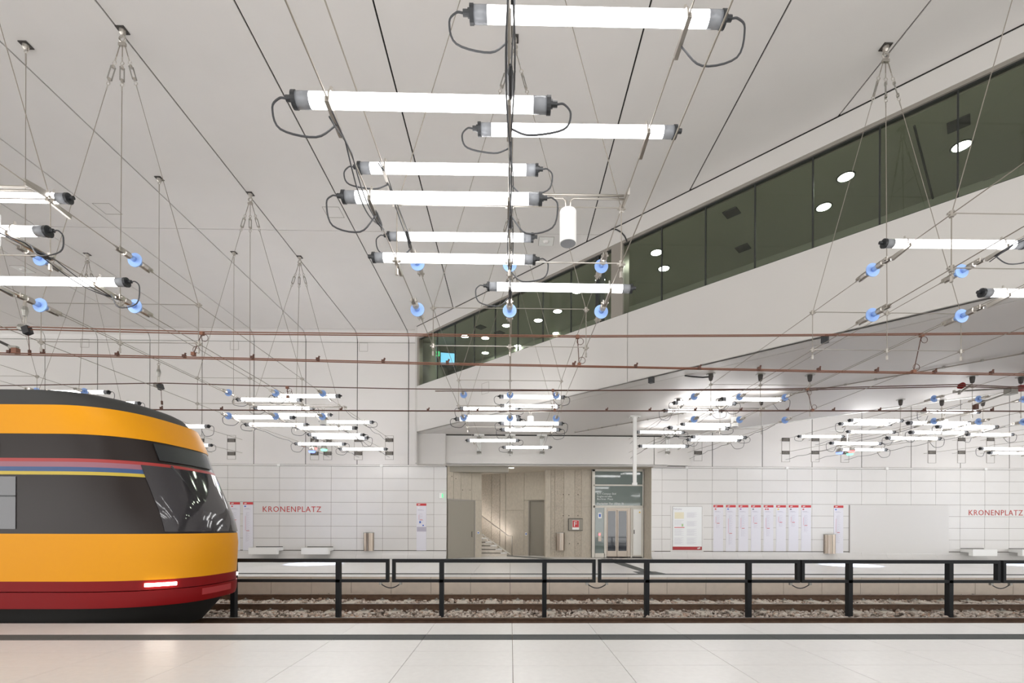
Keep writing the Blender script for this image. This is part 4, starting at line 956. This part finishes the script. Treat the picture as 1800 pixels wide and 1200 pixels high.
pendant(998.5, 371, 428, 29.5, 5.5, (897,1097), 344, 'white pendant cylinder hanging from a T rod, large, right of the centre tubes')
pendant(932.7, 731.5, 742, 11, 15.2, (897,972), 722, 'small distant white pendant cylinder under the centre run')
pendant(568, 733, 746.5, 12, 14.2, (530,605), 715, 'small distant white pendant cylinder under the left run')
pendant(1291.5, 733.5, 750, 11.5, 15.0, (1258,1340), 718, 'small distant white pendant cylinder under the right run')
pendant(1659, 737.5, 740, 12, 14.6, (1610,1700), 724, 'flat white pendant disc on a short rod under the far right run')
pendant(-20, 371, 428, 29.5, 5.5, (-120,62), 329, 'white pendant cylinder beside the left edge, hung from its T rod and clip')
# ---- coloured spotlights
def spot(px, py, Y, m, label, rody, light=None):
    v = at(px, py, Y)
    t = thing('spotlight', v, label, 'spotlight', None)
    MB().tube([v+Vector((0,0,.16)), v+Vector((0,0,.13)), v+Vector((0,0,.02)), v+Vector((0,0,0))], [.04,.10,.13,.135], 16).build('reflector_housing', M_iron, t, True)
    MB().tube([v+Vector((0,0,-.06)), v+Vector((0,0,0))], [.10,.125], 16).build('coloured_lens', m, t, True)
    MB().tube([v+Vector((0,0,.15)), at(px+(2 if px < 1000 else -1), rody, Y)], .012, 6).build('stem', M_steel, t)
spot(551.5, 787, 19.0, M_lred, 'small hanging spotlight with red lens under the left run', 772)
spot(548.5, 792.5, 18.6, M_lblue, 'small hanging spotlight with blue lens under the left run, just below the red one', 774)
spot(569.5, 789.5, 19.0, M_lgreen, 'small hanging spotlight with green lens under the left run', 772)
spot(1475.5, 795, 19.0, M_lblue, 'small hanging spotlight with blue lens under the far right run', 785)
spot(1497, 792, 19.0, M_lred, 'small hanging spotlight with red lens under the far right run', 785)
spot(1494, 797, 19.2, M_lgreen, 'small hanging spotlight with green lens under the far right run, below the red one', 785)
t = thing('spotlight_bar', at(1490,757,19.0), 'white T bar with forked end carrying the coloured spotlights at the right', 'rod')
MB().tube([at(1458,756.5,19), at(1510,757.5,19)], .02, 6).tube([at(1489.5,757,19), at(1489.5,781,19)], .03, 6).tube([at(1489.5,781,19), at(1477,787,19)], .02, 6).tube([at(1489.5,781,19), at(1497,785,19)], .02, 6).build('bar', M_white, t)
def lightspot(px, py, e, size, name):
    p = onz(px, py, 0); l = bpy.data.lights.new(name, 'SPOT'); l.energy = e; l.color = (.62,.72,1); l.spot_size = math.radians(size); l.spot_blend = .9; l.shadow_soft_size = .04
    o = bpy.data.objects.new(name, l); COL.objects.link(o); o.location = (p.x, p.y, 4.3)
lightspot(552, 990.5, 2600, 30, 'floor_spot'); lightspot(1495, 993, 2800, 30, 'floor_spot'); lightspot(1810, 993, 2000, 30, 'floor_spot')

# ================================================================== TRAM
XT0 = -24.0; YN, YB = 7.32, 9.92; YC = (YN+YB)/2; HWD = (YB-YN)/2
def zz(py): return at(120, py, YN).z
def nose(z):
    zs = [(-.3,-5.55),(.2,-5.1),(1.2,-5.05),(1.6,-5.15),(2.3,-5.5),(2.9,-5.75),(3.2,-5.9),(3.4,-6.1),(3.6,-6.5)]
    if z <= zs[0][0]: return zs[0][1]
    for (a, xa), (b, xb) in zip(zs[:-1], zs[1:]):
        if z <= b: return xa+(xb-xa)*(z-a)/(b-a)
    return zs[-1][1]
def plan(z, inset=0):
    xn = nose(z); pts = [(XT0, YN+inset)]
    rd = 1.7 if z < 1.6 else max(1.0, 1.7-.5*(z-1.6))
    for i in range(25):
        a = PI/2*i/24                   # superellipse corner
        u = math.sin(a)**.75; v = math.cos(a)**.75
        pts.append((xn-rd+rd*u-.0-inset, YC-(HWD-inset)*v))
    for p_ in list(reversed(pts[:-1])): pts.append((p_[0], 2*YC-p_[1]))
    return pts
def band(z0, z1, m, nm, parent, inset=0, n=3, xr=None):
    v = []; f = []; rows_ = [z0+(z1-z0)*i/n for i in range(n+1)]
    for z in rows_:
        pl = plan(z, inset)
        v += [(x, y, z) for x, y in pl]
    k = len(pl)
    for i in range(n):
        for j in range(k-1): f.append((i*k+j, i*k+j+1, (i+1)*k+j+1, (i+1)*k+j))
    for i in range(n): f.append((i*k+k-1, i*k, (i+1)*k, (i+1)*k+k-1))
    f.append(tuple(n*k+j for j in range(k))); f.append(tuple(reversed(range(k))))
    b = MB(); b.v = v; b.f = f; o = b.build(nm, m, parent, True); o.data.set_sharp_from_angle(angle=.6)
    return o
tram = thing('tram', (-10, YC, ZR), 'yellow and red tram entering from the left on the near track', 'tram')
ZS = {k: zz(k) for k in (683, 711, 762, 805, 811, 820, 828, 834, 938, 1022, 1040, 1070)}
band(ZS[711], ZS[683]+.0, M_troof, 'roof', tram, .06, 5)
band(ZS[762], ZS[711], M_yel, 'upper_panel', tram, 0, 4)
band(ZS[805], ZS[762], M_tdark, 'display_band', tram, .01, 4)
band(ZS[811], ZS[805], M_sred, 'red_stripe', tram, 0); band(ZS[820], ZS[811], M_spur, 'mauve_stripe', tram, 0); band(ZS[828], ZS[820], M_sblu, 'blue_stripe', tram, 0); band(ZS[834], ZS[828], M_syel, 'yellow_stripe', tram, 0)
band(ZS[938], ZS[834], M_tdark, 'window_band', tram, .01, 6)
band(ZS[1022], ZS[938], M_yel, 'side_panel', tram, 0, 4)
band(ZS[1040], ZS[1022], M_tred, 'red_sill', tram, 0); band(ZS[1070], ZS[1040]-.012, M_tred, 'red_skirt', tram, -.012)
band(ZR+.05, ZS[1070], M_under, 'underframe', tram, .12)
for k in range(9):                       # side windows, two of them doors
    x1 = -7.35-1.62*k; w_ = 1.5
    z0, z1 = ZS[938]+.07, ZS[834]-.03
    if k in (2, 6):
        d = MB().box(x1-w_, x1, YN-.006, YN+.02, .25, z1).build('door', M_yel, tram)
        for q in (0, 1): MB().box(x1-w_+.06+q*.74, x1-w_+.70+q*.74, YN-.012, YN-.006, .75, z1-.05).build('door_glass', M_tglass, d)
    else:
        wdw = MB().box(x1-w_, x1, YN+.0, YN+.03, z0, z1).build('side_window', M_tglass, tram)
        MB().box(x1-w_, x1, YN-.004, YN+.0, z1-.30, z1-.28).build('window_bar', M_cap, wdw)
# louvred intake row over the windows
lv_ = MB()
for k in range(60):
    x = -7.6-.2*k; lv_.box(x-.14, x, YN-.004, YN+.012, ZS[805]+.04, ZS[762]-.12)
o = lv_.build('intake_louvre', mat('louvre_brown', (96,72,52), .5), tram); o['kind'] = 'stuff'
# windscreen, display, lights, wiper, coupler flap
def front(z0, z1, j0, j1, m, nm, out=.012, par=None):
    v = []; f = []; n = 6
    for i in range(n+1):
        z = z0+(z1-z0)*i/n; pl = plan(z, -out); c = pl[j0:j1+1]; v += [(x, y, z) for x, y in c]
    k = j1-j0+1
    for i in range(n):
        for j in range(k-1): f.append((i*k+j, i*k+j+1, (i+1)*k+j+1, (i+1)*k+j))
    m0 = len(v)
    for i in range(n+1):
        z = z0+(z1-z0)*i/n; pl = plan(z, .005); v += [(x, y, z) for x, y in pl[j0:j1+1]]
    for i in range(n): f += [(i*k, (i+1)*k, m0+(i+1)*k, m0+i*k), (i*k+k-1, m0+i*k+k-1, m0+(i+1)*k+k-1, (i+1)*k+k-1)]
    for j in range(k-1): f += [(j, m0+j, m0+j+1, j+1), (n*k+j, n*k+j+1, m0+n*k+j+1, m0+n*k+j)]
    b = MB(); b.v = v; b.f = f; o = b.build(nm, m, par or tram, True); o.data.set_sharp_from_angle(angle=.6); return o
ws = front(ZS[938]+.03, ZS[811], 14, 34, M_tglass, 'windscreen')
front(ZS[805]+.05, ZS[762]-.04, 18, 30, M_cap, 'destination_display')
hl = front(zz(1034), zz(1028), 11, 16, M_head, 'headlight', .02); front(zz(1034), zz(1028), 32, 37, M_head, 'headlight', .02)
q = plan(1.6, -.03)[25]; q2 = plan(2.5, -.03)[20]; MB().tube([(q[0]+.03, q[1], 1.38), (q2[0]+.03, q2[1], 2.4)], .015, 5).build('wiper', M_cap, tram)
front(ZS[1070]+.1, ZS[1040]-.05, 21, 27, M_dred, 'coupler_flap', .018)
for x in (-8.2, -10.1, -17, -18.9):
    for y in (7.93, 9.42): MB().tube([(x, y-.06, ZR+.31), (x, y+.06, ZR+.31)], .31, 24).build('wheel', M_under, tram)
# roof equipment
MB().box(-16, -9.2, YN+.4, YB-.4, ZS[683]-.02, ZS[683]+.02).build('roof_box', M_troof, tram)
